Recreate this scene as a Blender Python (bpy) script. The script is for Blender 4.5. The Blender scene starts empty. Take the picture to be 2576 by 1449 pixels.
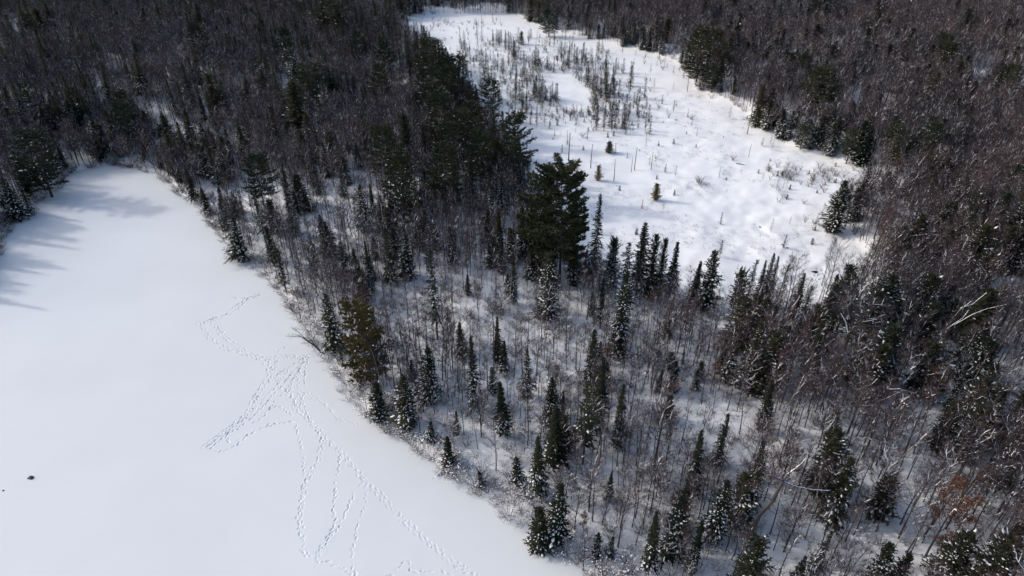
import bpy, math, random
import numpy as np
from mathutils import Vector

# ------------------------------------------------------------------ camera, sky, sun, exposure
SC = bpy.context.scene
COL = SC.collection
F, CX, CY = 1717.0, 1288.0, 724.5          # focal length and centre of the 2576 x 1449 picture, in pixels
HC, PITCH = 80.0, math.radians(33.0)       # drone height above the ice, tilt below the horizon
cam_d = bpy.data.cameras.new('camera'); cam = bpy.data.objects.new('camera', cam_d); COL.objects.link(cam)
cam.location = (0, 0, HC); cam.rotation_euler = (math.pi / 2 - PITCH, 0, 0)
cam_d.sensor_width = 36.0; cam_d.lens = 36.0 * F / 2576.0
cam_d.clip_start = 1.0; cam_d.clip_end = 6000.0
SC.camera = cam

SUN_EL = math.radians(30.0)
SUN_DIR = Vector((-0.966, 0.26, 0.0)).normalized() * math.cos(SUN_EL) + Vector((0, 0, math.sin(SUN_EL)))
world = bpy.data.worlds.new('World'); SC.world = world; world.use_nodes = True
wn = world.node_tree.nodes; wl = world.node_tree.links
sky = wn.new('ShaderNodeTexSky'); sky.sky_type = 'NISHITA'; sky.sun_disc = False
sky.sun_elevation = SUN_EL; sky.sun_rotation = math.atan2(SUN_DIR.x, SUN_DIR.y)
sky.air_density = 1.0; sky.dust_density = 3.0; sky.ozone_density = 1.0
wl.new(sky.outputs[0], wn['Background'].inputs[0]); wn['Background'].inputs[1].default_value = 0.15
sun_d = bpy.data.lights.new('sun', 'SUN'); sun = bpy.data.objects.new('sun', sun_d); COL.objects.link(sun)
sun_d.energy = 1.3; sun_d.angle = math.radians(2.5); sun_d.color = (1.0, 0.96, 0.91)
sun.rotation_euler = SUN_DIR.to_track_quat('Z', 'Y').to_euler()
SC.view_settings.view_transform = 'Standard'; SC.view_settings.look = 'None'
SC.view_settings.exposure = 0.40; SC.view_settings.gamma = 1.0; SC.view_settings.use_curve_mapping = False
SC.render.engine = 'CYCLES'
SC.cycles.max_bounces = 4; SC.cycles.diffuse_bounces = 3

rnd = random.Random(7)
nrg = np.random.default_rng(11)

# ------------------------------------------------------------------ picture <-> place
def ray(u, v):
    x = (u - CX) / F; y = -(v - CY) / F
    return np.array([x, math.cos(PITCH) + y * math.sin(PITCH), -math.sin(PITCH) + y * math.cos(PITCH)])
def flat(u, v, z=0.0):
    d = ray(u, v); t = (z - HC) / d[2]
    return (d[0] * t, d[1] * t)
def project(x, y, z):
    dz = z - HC
    zc = y * math.cos(PITCH) - dz * math.sin(PITCH); yc = y * math.sin(PITCH) + dz * math.cos(PITCH)
    zc = np.maximum(zc, 1e-3)
    return CX + F * x / zc, CY - F * yc / zc, zc
NADIR_V = CY + F / math.tan(PITCH)

# ------------------------------------------------------------------ noise, outlines, terrain height
_tab = np.random.default_rng(5).random((256, 256))
def vn(x, y):
    xi = np.floor(x).astype(int); yi = np.floor(y).astype(int); fx = x - xi; fy = y - yi
    fx = fx * fx * (3 - 2 * fx); fy = fy * fy * (3 - 2 * fy)
    g = lambda a, b: _tab[a & 255, b & 255]
    return (g(xi, yi) * (1 - fx) + g(xi + 1, yi) * fx) * (1 - fy) + (g(xi, yi + 1) * (1 - fx) + g(xi + 1, yi + 1) * fx) * fy
def fbm(x, y, o=3):
    s = 0; a = 1; t = 0
    for i in range(o):
        s = s + a * vn(x * 2 ** i + 17.3 * i, y * 2 ** i + 9.1 * i); t += a; a *= 0.5
    return s / t
def ss(a, b, x):
    t = np.clip((x - a) / (b - a), 0, 1); return t * t * (3 - 2 * t)
def sdf(poly, x, y):
    x = np.asarray(x, float); y = np.asarray(y, float)
    d2 = np.full(x.shape, 1e18); ins = np.zeros(x.shape, bool)
    n = len(poly)
    for i in range(n):
        ax, ay = poly[i]; bx, by = poly[(i + 1) % n]
        ex, ey = bx - ax, by - ay; wx, wy = x - ax, y - ay
        t = np.clip((wx * ex + wy * ey) / (ex * ex + ey * ey), 0, 1)
        d2 = np.minimum(d2, (wx - ex * t) ** 2 + (wy - ey * t) ** 2)
        c = ((ay <= y) & (by > y)) | ((by <= y) & (ay > y))
        xi = ax + (y - ay) * ex / (ey if abs(ey) > 1e-9 else 1e-9)
        ins ^= c & (x < xi)
    d = np.sqrt(d2)
    return np.where(ins, -d, d)
lake_px = [(1520, 1500), (1450, 1449), (1400, 1402), (1330, 1342), (1270, 1310), (1190, 1243), (1150, 1215), (1095, 1197), (1060, 1165), (1030, 1135),
           (990, 1100), (920, 1060), (875, 1028), (850, 998), (835, 945), (808, 892), (765, 850), (735, 800), (705, 757), (660, 710), (630, 672),
           (575, 652), (558, 618), (528, 580), (500, 550), (488, 518), (440, 492), (412, 462), (385, 437), (340, 434), (290, 418), (230, 424),
           (172, 446), (150, 480), (105, 508), (62, 530), (38, 572), (8, 605)]
LAKE = [flat(u, v) for u, v in lake_px] + [(-116, 133), (-114, 127), (-122, 116), (-140, 100), (-165, 60), (-170, -10), (30, -10), (25, 38)]
bog_px = [(985, 55), (1050, 42), (1150, 37), (1250, 32), (1310, 40), (1335, 58), (1400, 80), (1470, 96), (1540, 114), (1610, 128), (1690, 150), (1735, 185),
          (1745, 222), (1800, 257), (1850, 272), (1880, 292), (1897, 318), (1935, 338), (1990, 370), (2040, 386), (2100, 402), (2140, 416), (2175, 440),
          (2180, 475), (2135, 510), (2100, 570), (2120, 590), (2152, 608), (2178, 642), (2200, 658), (2165, 690), (2120, 715), (2060, 750), (1990, 768),
          (1900, 775), (1800, 782), (1700, 772), (1600, 752), (1540, 725), (1480, 685), (1420, 625), (1372, 565), (1340, 505), (1310, 445), (1270, 395),
          (1222, 335), (1192, 293), (1155, 245), (1112, 190), (1060, 142), (1020, 100)]
BOG = [flat(u, v, 1.0) for u, v in bog_px]
STREAM = [flat(u, v, 1.0) for u, v in [(1735, 470), (1765, 490), (1800, 512), (1835, 527), (1870, 541), (1900, 565), (1932, 592), (1962, 617), (1985, 640), (2012, 668), (2050, 684)]]
STREAM2 = [flat(u, v, 1.0) for u, v in [(2190, 652), (2150, 640), (2120, 652), (2090, 660), (2050, 684), (1990, 700), (1940, 740)]]
def pdist(path, x, y):
    d2 = np.full(np.shape(x), 1e18)
    for (ax, ay), (bx, by) in zip(path[:-1], path[1:]):
        ex, ey = bx - ax, by - ay; t = np.clip(((x - ax) * ex + (y - ay) * ey) / (ex * ex + ey * ey), 0, 1)
        d2 = np.minimum(d2, (x - ax - ex * t) ** 2 + (y - ay - ey * t) ** 2)
    return np.sqrt(d2)
def ground(x, y, full=False):
    x = np.asarray(x, float); y = np.asarray(y, float)
    wob = 2.2 * (fbm(x / 5.0, y / 5.0, 2) - 0.5)
    dl = sdf(LAKE, x, y) + wob * 0.7; db = sdf(BOG, x, y) + wob
    far = np.maximum(np.minimum(dl, db) - 22, 0)
    land = -0.5 + 1.15 * ss(-0.6, 4.5, dl) + 1.9 * ss(3, 35, dl)
    land = land + ss(0.5, 3.5, dl) * (0.9 * (fbm(x / 9, y / 9, 2) - 0.5) + 0.70 * (fbm(x / 2.3, y / 2.3, 2) - 0.45) + 0.25 * (vn(x / 0.9, y / 0.9) - .5))
    land = land + 15 * (1 - np.exp(-far / 140.0))
    hum = 0.55 * (fbm(x / 6.5, y / 6.5, 2) - .5) + 0.30 * np.maximum(vn(x / 2.1, y / 2.1) - .45, 0) + 0.12 * (vn(x / .9, y / .9) - .5)
    ds = pdist(STREAM, x, y); d2 = pdist(STREAM2, x, y)
    near = ss(330, 130, y)
    bog = 1.0 + hum * (0.5 + 1.2 * near) - 0.42 * ss(.35, .6, vn(x / 7, y / 7)) * np.exp(-(ds / 0.5) ** 2) - 0.20 * np.exp(-(d2 / 0.9) ** 2) + 0.05 * np.exp(-((ds - 1.7) / 1.0) ** 2)
    b = ss(-0.5, 7, db)
    h = bog * (1 - b) + np.where(dl > 4, np.maximum(land, 0.9), land) * b
    return (h, dl, db) if full else h
RX0, RY0, RS = -440.0, -20.0, 1.6
_rx, _ry = np.meshgrid(np.arange(RX0, 440, RS), np.arange(RY0, 560, RS))
RAST = ground(_rx.ravel(), _ry.ravel()).reshape(_rx.shape)
def height(x, y):
    a = min(max((x - RX0) / RS, 0), RAST.shape[1] - 2); b = min(max((y - RY0) / RS, 0), RAST.shape[0] - 2); i, j = int(a), int(b); a -= i; b -= j
    r0, r1 = RAST[j], RAST[j + 1]
    return float((r0[i] * (1 - a) + r0[i + 1] * a) * (1 - b) + (r1[i] * (1 - a) + r1[i + 1] * a) * b)
def at(u, v, exact=False):
    d = ray(u, v); z = 1.0
    for _ in range(12):
        t = (z - HC) / d[2]; x, y = float(d[0] * t), float(d[1] * t); z += 0.6 * (height(x, y) - z)
    return x, y, (float(ground(np.array([x]), np.array([y]))[0]) if exact else z)
def inside(poly, u, v):
    """signed distance of one point to an outline"""
    d2 = 1e18; ins = False; n = len(poly)
    for i in range(n):
        ax, ay = poly[i]; bx, by = poly[(i + 1) % n]; ex, ey = bx - ax, by - ay; wx, wy = u - ax, v - ay
        t = min(max((wx * ex + wy * ey) / (ex * ex + ey * ey), 0), 1); d2 = min(d2, (wx - ex * t) ** 2 + (wy - ey * t) ** 2)
        if (ay <= v < by or by <= v < ay) and u < ax + (v - ay) * ex / ey: ins = not ins
    return -math.sqrt(d2) if ins else math.sqrt(d2)

# ------------------------------------------------------------------ materials
def mat_new(name):
    m = bpy.data.materials.new(name); m.use_nodes = True
    return m, m.node_tree.nodes, m.node_tree.links, m.node_tree.nodes['Principled BSDF']
def snow_mat(name, col, bumps, mottle=0.0, mscale=0.02):
    m, n, l, b = mat_new(name)
    b.inputs['Base Color'].default_value = (*col, 1); b.inputs['Roughness'].default_value = 0.62
    b.inputs['Specular IOR Level'].default_value = 0.18
    tc = n.new('ShaderNodeTexCoord'); prev = None
    for sc_, dist, st, stretch in bumps:
        mp = n.new('ShaderNodeMapping'); mp.inputs['Scale'].default_value = (1, stretch, 1); mp.inputs['Rotation'].default_value = (0, 0, 0.26)
        t = n.new('ShaderNodeTexNoise'); t.inputs['Scale'].default_value = sc_; t.inputs['Detail'].default_value = 3
        bp = n.new('ShaderNodeBump'); bp.inputs['Strength'].default_value = st; bp.inputs['Distance'].default_value = dist
        l.new(tc.outputs['Object'], mp.inputs[0]); l.new(mp.outputs[0], t.inputs['Vector']); l.new(t.outputs[0], bp.inputs['Height'])
        if prev: l.new(prev.outputs[0], bp.inputs['Normal'])
        prev = bp
    if prev: l.new(prev.outputs[0], b.inputs['Normal'])
    if mottle:
        t = n.new('ShaderNodeTexNoise'); t.inputs['Scale'].default_value = mscale; t.inputs['Detail'].default_value = 4
        r = n.new('ShaderNodeValToRGB'); e = r.color_ramp.elements
        e[0].position = 0.35; e[0].color = (*[c * (1 - mottle) for c in col], 1); e[1].position = 0.65; e[1].color = (*col, 1)
        l.new(tc.outputs['Object'], t.inputs['Vector']); l.new(t.outputs[0], r.inputs[0]); l.new(r.outputs[0], b.inputs['Base Color'])
    return m
def vary_mat(name, cols, rough=0.8, scale=0.6, spec=0.1, trans=0.0):
    """colour differs from tree to tree and a little within one"""
    m, n, l, b = mat_new(name)
    b.inputs['Roughness'].default_value = rough; b.inputs['Specular IOR Level'].default_value = spec
    oi = n.new('ShaderNodeObjectInfo'); tc = n.new('ShaderNodeTexCoord'); t = n.new('ShaderNodeTexNoise')
    t.inputs['Scale'].default_value = scale; t.inputs['Detail'].default_value = 2
    l.new(tc.outputs['Object'], t.inputs['Vector'])
    a = n.new('ShaderNodeMath'); a.operation = 'MULTIPLY_ADD'; a.inputs[1].default_value = 0.9; a.inputs[2].default_value = -0.2
    l.new(t.outputs[0], a.inputs[0])
    s = n.new('ShaderNodeMath'); s.operation = 'MULTIPLY_ADD'; s.inputs[1].default_value = 0.75
    l.new(oi.outputs['Random'], s.inputs[0]); l.new(a.outputs[0], s.inputs[2])
    lt = n.new('ShaderNodeTexNoise'); lt.inputs['Scale'].default_value = 0.035; lt.inputs['Detail'].default_value = 1
    l.new(oi.outputs['Location'], lt.inputs['Vector'])
    pm = n.new('ShaderNodeMath'); pm.operation = 'MULTIPLY_ADD'; pm.inputs[1].default_value = 1.5; pm.inputs[2].default_value = -0.62
    l.new(lt.outputs[0], pm.inputs[0]); l.new(pm.outputs[0], a.inputs[2]); s.inputs[1].default_value = 0.6; a.inputs[1].default_value = 0.6
    r = n.new('ShaderNodeValToRGB'); e = r.color_ramp.elements
    e[0].position = 0.0; e[0].color = (*cols[0], 1); e[1].position = 1.0; e[1].color = (*cols[-1], 1)
    for i, c in enumerate(cols[1:-1]):
        el = e.new((i + 1) / (len(cols) - 1)); el.color = (*c, 1)
    l.new(s.outputs[0], r.inputs[0]); l.new(r.outputs[0], b.inputs['Base Color'])
    return m
M = {}
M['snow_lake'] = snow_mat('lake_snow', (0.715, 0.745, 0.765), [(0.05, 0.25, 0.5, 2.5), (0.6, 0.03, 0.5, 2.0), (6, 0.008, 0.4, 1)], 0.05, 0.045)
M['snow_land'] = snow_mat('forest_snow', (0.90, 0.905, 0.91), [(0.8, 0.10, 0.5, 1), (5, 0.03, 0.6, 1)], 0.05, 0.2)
M['snow_tree'] = snow_mat('bough_snow', (0.85, 0.87, 0.90), [])
M['spruce'] = vary_mat('spruce_needles', [(0.010, 0.014, 0.011), (0.016, 0.021, 0.014), (0.031, 0.033, 0.019)])
M['cedar'] = vary_mat('cedar_sprays', [(0.018, 0.022, 0.017), (0.027, 0.031, 0.021), (0.044, 0.042, 0.025)])
M['pine'] = vary_mat('pine_needles', [(0.022, 0.034, 0.022), (0.033, 0.046, 0.027), (0.055, 0.058, 0.030)])
M['olive'] = vary_mat('olive_needles', [(0.060, 0.049, 0.020), (0.10, 0.078, 0.028), (0.145, 0.105, 0.040)])
M['bark'] = vary_mat('grey_brown_bark', [(0.036, 0.031, 0.030), (0.055, 0.048, 0.046), (0.095, 0.086, 0.082)], scale=1.5)
M['pale'] = vary_mat('pale_birch_bark', [(0.22, 0.20, 0.18), (0.34, 0.32, 0.30), (0.46, 0.44, 0.42)], scale=2.5)
M['twig'] = vary_mat('bare_twigs', [(0.056, 0.056, 0.065), (0.066, 0.057, 0.063), (0.094, 0.067, 0.065)], scale=0.3)
M['redtwig'] = vary_mat('reddish_twigs', [(0.060, 0.043, 0.042), (0.085, 0.058, 0.053), (0.12, 0.080, 0.068)], scale=0.5)
M['larch'] = vary_mat('larch_twigs', [(0.060, 0.050, 0.040), (0.085, 0.068, 0.052), (0.12, 0.092, 0.066)], scale=0.5)
M['rust'] = vary_mat('rust_leaves', [(0.070, 0.036, 0.024), (0.105, 0.050, 0.031), (0.14, 0.072, 0.044)], scale=0.9)
M['dead'] = vary_mat('weathered_wood', [(0.10, 0.085, 0.072), (0.15, 0.13, 0.11), (0.21, 0.185, 0.16)], scale=2.0)
m, n, l, b = mat_new('dark_rock'); b.inputs['Base Color'].default_value = (0.035, 0.036, 0.04, 1); b.inputs['Roughness'].default_value = 0.7; M['rock'] = m
m, n, l, b = mat_new('open_water'); b.inputs['Base Color'].default_value = (0.012, 0.014, 0.014, 1); b.inputs['Roughness'].default_value = 0.15; M['water'] = m

# ------------------------------------------------------------------ mesh helpers
class MB:
    """collects faces for each part of one plant"""
    def __init__(s): s.v = []; s.f = {}; s.m = {}
    def tri(s, part, a, b, c):
        i = len(s.v); s.v += [a, b, c]; s.f.setdefault(part, []).append((i, i + 1, i + 2))
    def quad(s, part, a, b, c, d):
        i = len(s.v); s.v += [a, b, c, d]; s.f.setdefault(part, []).append((i, i + 1, i + 2, i + 3))
    def tube(s, part, pts, rad, n=5):
        i0 = len(s.v); k = len(pts)
        for j, (p, r) in enumerate(zip(pts, rad)):
            d = (pts[min(j + 1, k - 1)] - pts[max(j - 1, 0)])
            d = d.normalized() if d.length > 1e-6 else Vector((0, 0, 1))
            a = d.cross(Vector((0.3, 0.9, 0.1))); a = a.normalized() if a.length > 1e-3 else Vector((1, 0, 0)); b_ = d.cross(a)
            for q in range(n):
                t = 2 * math.pi * q / n; s.v.append(p + a * (math.cos(t) * r) + b_ * (math.sin(t) * r))
        fl = s.f.setdefault(part, [])
        for j in range(k - 1):
            for q in range(n):
                q2 = (q + 1) % n
                fl.append((i0 + j * n + q, i0 + j * n + q2, i0 + (j + 1) * n + q2, i0 + (j + 1) * n + q))
        fl.append(tuple(i0 + (k - 1) * n + q for q in range(n)))
    def mesh(s, name, parts, mats):
        vs = []; fs = []; mi = []; mp = {}
        slots = []
        for p in parts:
            if p not in s.f: continue
            mt = mats[p]
            if mt not in slots: slots.append(mt)
            k = slots.index(mt)
            for f in s.f[p]:
                g = []
                for i in f:
                    if i not in mp: mp[i] = len(vs); vs.append(s.v[i])
                    g.append(mp[i])
                fs.append(g); mi.append(k)
        me = bpy.data.meshes.new(name); me.from_pydata(vs, [], fs)
        for mt in slots: me.materials.append(M[mt])
        me.polygons.foreach_set('material_index', mi); me.update()
        return me
V = Vector
def polar(az, r, z=0.0): return V((math.cos(az) * r, math.sin(az) * r, z))

class Proto:
    def __init__(s, name, mb, mats, H, R):
        s.H = H; s.R = R; s.parts = []
        order = [p for p in ('trunk', 'crown', 'leaves', 'snow_cover') if p in mb.f]
        for p in order:
            s.parts.append((p, mb.mesh(name + '_' + p, [p], mats)))
        s.whole = mb.mesh(name + '_whole', order, mats)

def bend_trunk(r, H, lean, n=7):
    ph = r.uniform(0, 6.28); pts = []
    for i in range(n):
        t = i / (n - 1); pts.append(polar(ph, lean * H * t * t) + polar(ph + 1.7, 0.25 * lean * H * math.sin(t * 5)) + V((0, 0, H * t)))
    return pts
def on(pts, t):
    k = t * (len(pts) - 1); i = min(int(k), len(pts) - 2); return pts[i].lerp(pts[i + 1], k - i)

def conifer(seed, H, R, base=0.12, expo=0.8, snow=0.5, snow_top=0.65, gap=0.30, per=8, up=0.25, droop=0.45, dens=1.0, fol='spruce', wid=1.0, lumpy=0.25, lean=0.012, sway=0.25):
    r = random.Random(seed); mb = MB()
    tp = bend_trunk(r, H, lean)
    mb.tube('trunk', [p - V((0, 0, 0.5)) if i == 0 else p for i, p in enumerate(tp)], [max(0.012 * H * (1 - i / 6.0), 0.015) for i in range(7)], 6)
    z = base * H; side = r.uniform(0, 6.28)
    lump = [r.uniform(1 - lumpy, 1 + lumpy) for _ in range(14)]
    while z < H * 0.985:
        t = (z - base * H) / (H - base * H)
        prof = R * ((1 - t) ** expo) * min(1.0, 0.55 + t * 4.0) + 0.10
        k = lump[int(t * 13)]
        c = on(tp, z / H); n = max(3, int(per * (0.5 + 0.6 * (1 - t))))
        for q in range(n):
            az = 2 * math.pi * (q + r.random()) / n
            L = prof * k * r.uniform(0.6, 1.15) * (1 + sway * math.cos(az - side))
            if r.random() < 0.05: L *= 1.25
            el = up + 0.7 * t * t - droop * (1 - t) * 0.6 + r.uniform(-.12, .12)
            dr = polar(az, 1.0)
            sd = V((-dr.y, dr.x, 0))
            def P(s_): return c + dr * (L * s_) + V((0, 0, L * (el * s_ - droop * s_ * s_ * (1 - t)) + r.uniform(-.04, .04)))
            m_ = max(2, int((L * 3.0 + 1) * dens)); w = 0.16 * wid
            for j in range(m_):
                s0 = 0.12 + 0.8 * (j + r.random() * 0.6) / m_; a = P(s0); sg = 1 if j % 2 else -1
                ln = (0.26 * L * (1.15 - s0) + 0.20) * r.uniform(.8, 1.3)
                tip = a + (dr * 0.75 + sd * (sg * 0.75)).normalized() * ln + V((0, 0, r.uniform(-.22, .05) * ln - .02))
                mb.tri('crown', a - dr * w, a + dr * w * 1.2 + V((0, 0, -.03)), tip)
            a = P(0.55); mb.tri('crown', a - sd * w, a + sd * w, P(1.04))
            a = P(0.1); mb.tri('crown', a - sd * w * .7, a + sd * w * .7, P(0.7))
            ps = snow * max(0.0, 1 - (t / snow_top) ** 3)
            for rep in range(2):
                if r.random() > ps: continue
                s0 = r.uniform(.2, .45) if rep else r.uniform(.5, .72); s1 = s0 + r.uniform(.15, .32); ww = (0.06 + 0.06 * L) * r.uniform(.5, 1.25); u_ = V((0, 0, 0.06))
                a, b_, m2 = P(s0) + u_, P(min(s1, 1)) + u_, P((s0 + s1) / 2) + u_ * 2.2
                l1 = m2 + sd * ww - V((0, 0, .07)); l2 = m2 - sd * ww - V((0, 0, .07))
                mb.tri('snow_cover', a, l1, m2); mb.tri('snow_cover', l1, b_, m2); mb.tri('snow_cover', b_, l2, m2); mb.tri('snow_cover', l2, a, m2)
        z += gap * (0.75 + 0.5 * r.random()) * (0.6 + 0.5 * (1 - t))
    top = tp[-1]
    for q in range(3):
        az = 2.1 * q; d = polar(az, .06); mb.tri('crown', top - d - V((0, 0, .5)), top + d - V((0, 0, .4)), top + V((0, 0, .35)))
    return mb, {'trunk': 'bark', 'crown': fol, 'snow_cover': 'snow_tree'}, H, R

def pine(seed, H, R, base=0.28, fol='pine', snow=0.35, tops=1, shape=0.55, gap=0.85, full=1.0):
    """white pine: tiers of long upswept limbs ending in tufts"""
    r = random.Random(seed); mb = MB()
    for tpi in range(tops):
        Ht = H * (1 if tpi == 0 else r.uniform(.8, .93)); tp = bend_trunk(r, Ht, 0.02 if tops == 1 else 0.09)
        mb.tube('trunk', [p - V((0, 0, 0.5)) if i == 0 else p for i, p in enumerate(tp)], [max(0.013 * H * (1 - i / 6.2), 0.03) for i in range(7)], 7)
        z = base * Ht; side = r.uniform(0, 6.28)
        while z < Ht * 0.97:
            t = (z - base * Ht) / (Ht * (1 - base))
            env = R * (math.sin(math.pi * min(1, 0.30 + 0.70 * t) ** 1.0) ** shape if t > .05 else .75) * (1.0 if t < .92 else .7)
            env = R * (1 - t ** 2.2) ** shape * (0.72 + 0.28 * min(1, t * 4)) + 0.35
            n = r.randint(4, 6)
            for q in range(n):
                az = 2 * math.pi * (q + r.random() * .9) / n
                L = env * r.uniform(.55, 1.15) * (1 + .18 * math.cos(az - side))
                c = on(tp, z / Ht) + V((0, 0, r.uniform(-.3, .3))); dr = polar(az, 1); sd = V((-dr.y, dr.x, 0))
                lift = 0.06 + 0.55 * t * t
                P = lambda s_: c + dr * (L * s_) + V((0, 0, L * (lift * s_ + 0.20 * s_ * s_ - 0.12 * s_ * (1 - t))))
                mb.tube('trunk', [P(0), P(.5), P(.95)], [0.02 + .015 * L, .015 + .01 * L, .012], 3)
                nb = max(3, int(L * 2.6 * full))
                for j in range(nb):
                    s0 = 0.28 + 0.72 * (j + r.random()) / nb; sg = 1 if j % 2 else -1
                    bl = (0.32 * L * (1.2 - s0) + .3) * r.uniform(.5, 1.1)
                    e = P(s0) + (dr * .6 + sd * sg * .8) * bl + V((0, 0, .12 * bl)); o = P(s0)
                    for qq in range(3):
                        g = o.lerp(e, (qq + .8) / 3.0)
                        for _ in range(4):
                            d = (dr * r.uniform(-.2, 1) + sd * r.uniform(-1, 1) + V((0, 0, r.uniform(-.15, .8)))).normalized(); w_ = d.cross(V((r.uniform(-1, 1), r.uniform(-1, 1), .3))).normalized() * 0.13
                            ln = r.uniform(.4, .7); mb.tri('crown', g - w_, g + w_, g + d * ln)
                    if r.random() < snow * (1 - t) ** 0.7 * 1.2:
                        ww = r.uniform(.12, .28); u_ = V((0, 0, .2)); a = o.lerp(e, .3) + u_; b2 = e + u_; m2 = a.lerp(b2, .5) + V((0, 0, .12)); k = sd.cross(V((0, 0, 1))) * ww
                        mb.tri('snow_cover', a, m2 + k, m2); mb.tri('snow_cover', m2 + k, b2, m2); mb.tri('snow_cover', b2, m2 - k, m2); mb.tri('snow_cover', m2 - k, a, m2)
            z += gap * r.uniform(.7, 1.25) * (0.65 if t > .75 else 1)
    return mb, {'trunk': 'bark', 'crown': fol, 'snow_cover': 'snow_tree'}, H, R

def hardwood(seed, H, spread, base=0.4, nprim=12, nsec=4, ntw=5, bark='bark', twig='twig', snow=0.3, leaves=0, lean=0.03, ang=(25, 50), fork=False, twl=1.0, r0=None):
    r = random.Random(seed); mb = MB()
    r0 = r0 or (0.009 * H + 0.02)
    stems = [bend_trunk(r, H, lean)]
    if fork: stems.append([p + polar(r.uniform(0, 6), 0.14 * H * max(0, i / 6 - .35)) for i, p in enumerate(bend_trunk(r, H * .92, lean))])
    for si, tp in enumerate(stems):
        mb.tube('trunk', [p - V((0, 0, 0.5)) if i == 0 else p for i, p in enumerate(tp)], [max(r0 * (1 - 0.85 * i / 6.0), 0.012) for i in range(7)], 5)
        for i in range(nprim):
            t = base + (1 - base) * (i + r.random()) / nprim; t = min(t, .985); c = on(tp, t); az = i * 2.4 + r.uniform(-.5, .5)
            a = math.radians(r.uniform(*ang)) * (1.25 - .5 * t)
            L = spread * r.uniform(.7, 1.2) * (1.15 - .55 * (t - base) / (1 - base)); dr = polar(az, math.sin(a)) + V((0, 0, math.cos(a)))
            w1 = polar(r.uniform(0, 6.28), L * .12)
            pp = [c, c + dr * L * .35 + w1 * .5, c + dr * L * .7 + V((0, 0, L * .07)) + w1, c + dr * L + V((0, 0, L * .18))]
            rb = r0 * (.42 * (1.1 - t) + .10); mb.tube('crown', pp, [rb, rb * .7, rb * .45, .006], 3)
            if r.random() < snow:
                for k in (0, 1, 2):
                    if r.random() < .75:
                        p, q = pp[k], pp[k + 1]; d = (q - p); sd = d.cross(V((0, 0, 1)))
                        if sd.length > .05:
                            sd = sd.normalized() * (rb * .9 + .018); u_ = V((0, 0, rb + .015)); m2 = p.lerp(q, .5) + u_ * 1.5
                            mb.quad('snow_cover', p - sd + u_, p + sd + u_, q + sd * .8 + u_, q - sd * .8 + u_)
            for j in range(nsec):
                s0 = .3 + .7 * (j + r.random()) / nsec; o = on(pp, min(s0, .97)); d2 = (dr + V((r.uniform(-1, 1), r.uniform(-1, 1), r.uniform(-.25, .8))) * .8).normalized(); l2 = L * r.uniform(.28, .55) * (1.25 - s0 * .5)
                e = o + d2 * l2 + V((0, 0, .1 * l2)); mb.tube('crown', [o, e], [max(rb * .35, .014), .006], 3)
                if r.random() < snow * .8:
                    sd = d2.cross(V((0, 0, 1)))
                    if sd.length > .2: sd = sd.normalized() * .035; u_ = V((0, 0, .035)); mb.quad('snow_cover', o - sd + u_, o + sd + u_, e + sd * .6 + u_, e - sd * .6 + u_)
                for k in range(ntw):
                    g = o.lerp(e, .2 + .8 * (k + r.random()) / ntw); d3 = (d2 + V((r.uniform(-1, 1), r.uniform(-1, 1), r.uniform(-.4, .9)))).normalized(); l3 = r.uniform(.4, .95) * twl
                    w_ = d3.cross(V((r.uniform(-1, 1), r.uniform(-1, 1), r.uniform(-1, 1)))).normalized() * .013
                    h_ = g + d3 * l3; mb.tri('crown', g - w_, g + w_, h_)
                    for _ in range(2):
                        f_ = g.lerp(h_, r.uniform(.3, .8)); d4 = (d3 + V((r.uniform(-1, 1), r.uniform(-1, 1), r.uniform(-.5, .8))) * .9).normalized(); mb.tri('crown', f_ - w_ * .7, f_ + w_ * .7, f_ + d4 * l3 * .6)
                    for _ in range(leaves):
                        f_ = g.lerp(h_, r.random()) + V((r.uniform(-.2, .2), r.uniform(-.2, .2), r.uniform(-.25, .1))); d = V((r.uniform(-1, 1), r.uniform(-1, 1), r.uniform(-1, .2))).normalized() * .16; s_ = d.cross(V((r.uniform(-1, 1), r.uniform(-1, 1), 1))).normalized() * .08
                        mb.tri('leaves', f_ - s_, f_ + s_, f_ + d)
                if r.random() < snow * .35:
                    c2 = o.lerp(e, .6); w2 = r.uniform(.06, .16); mb.quad('snow_cover', c2 + V((w2, 0, .02)), c2 + V((0, w2 * .7, .06)), c2 + V((-w2, 0, .02)), c2 + V((0, -w2 * .7, -.02)))
    return mb, {'trunk': bark, 'crown': twig, 'leaves': 'rust', 'snow_cover': 'snow_tree'}, H, spread

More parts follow.
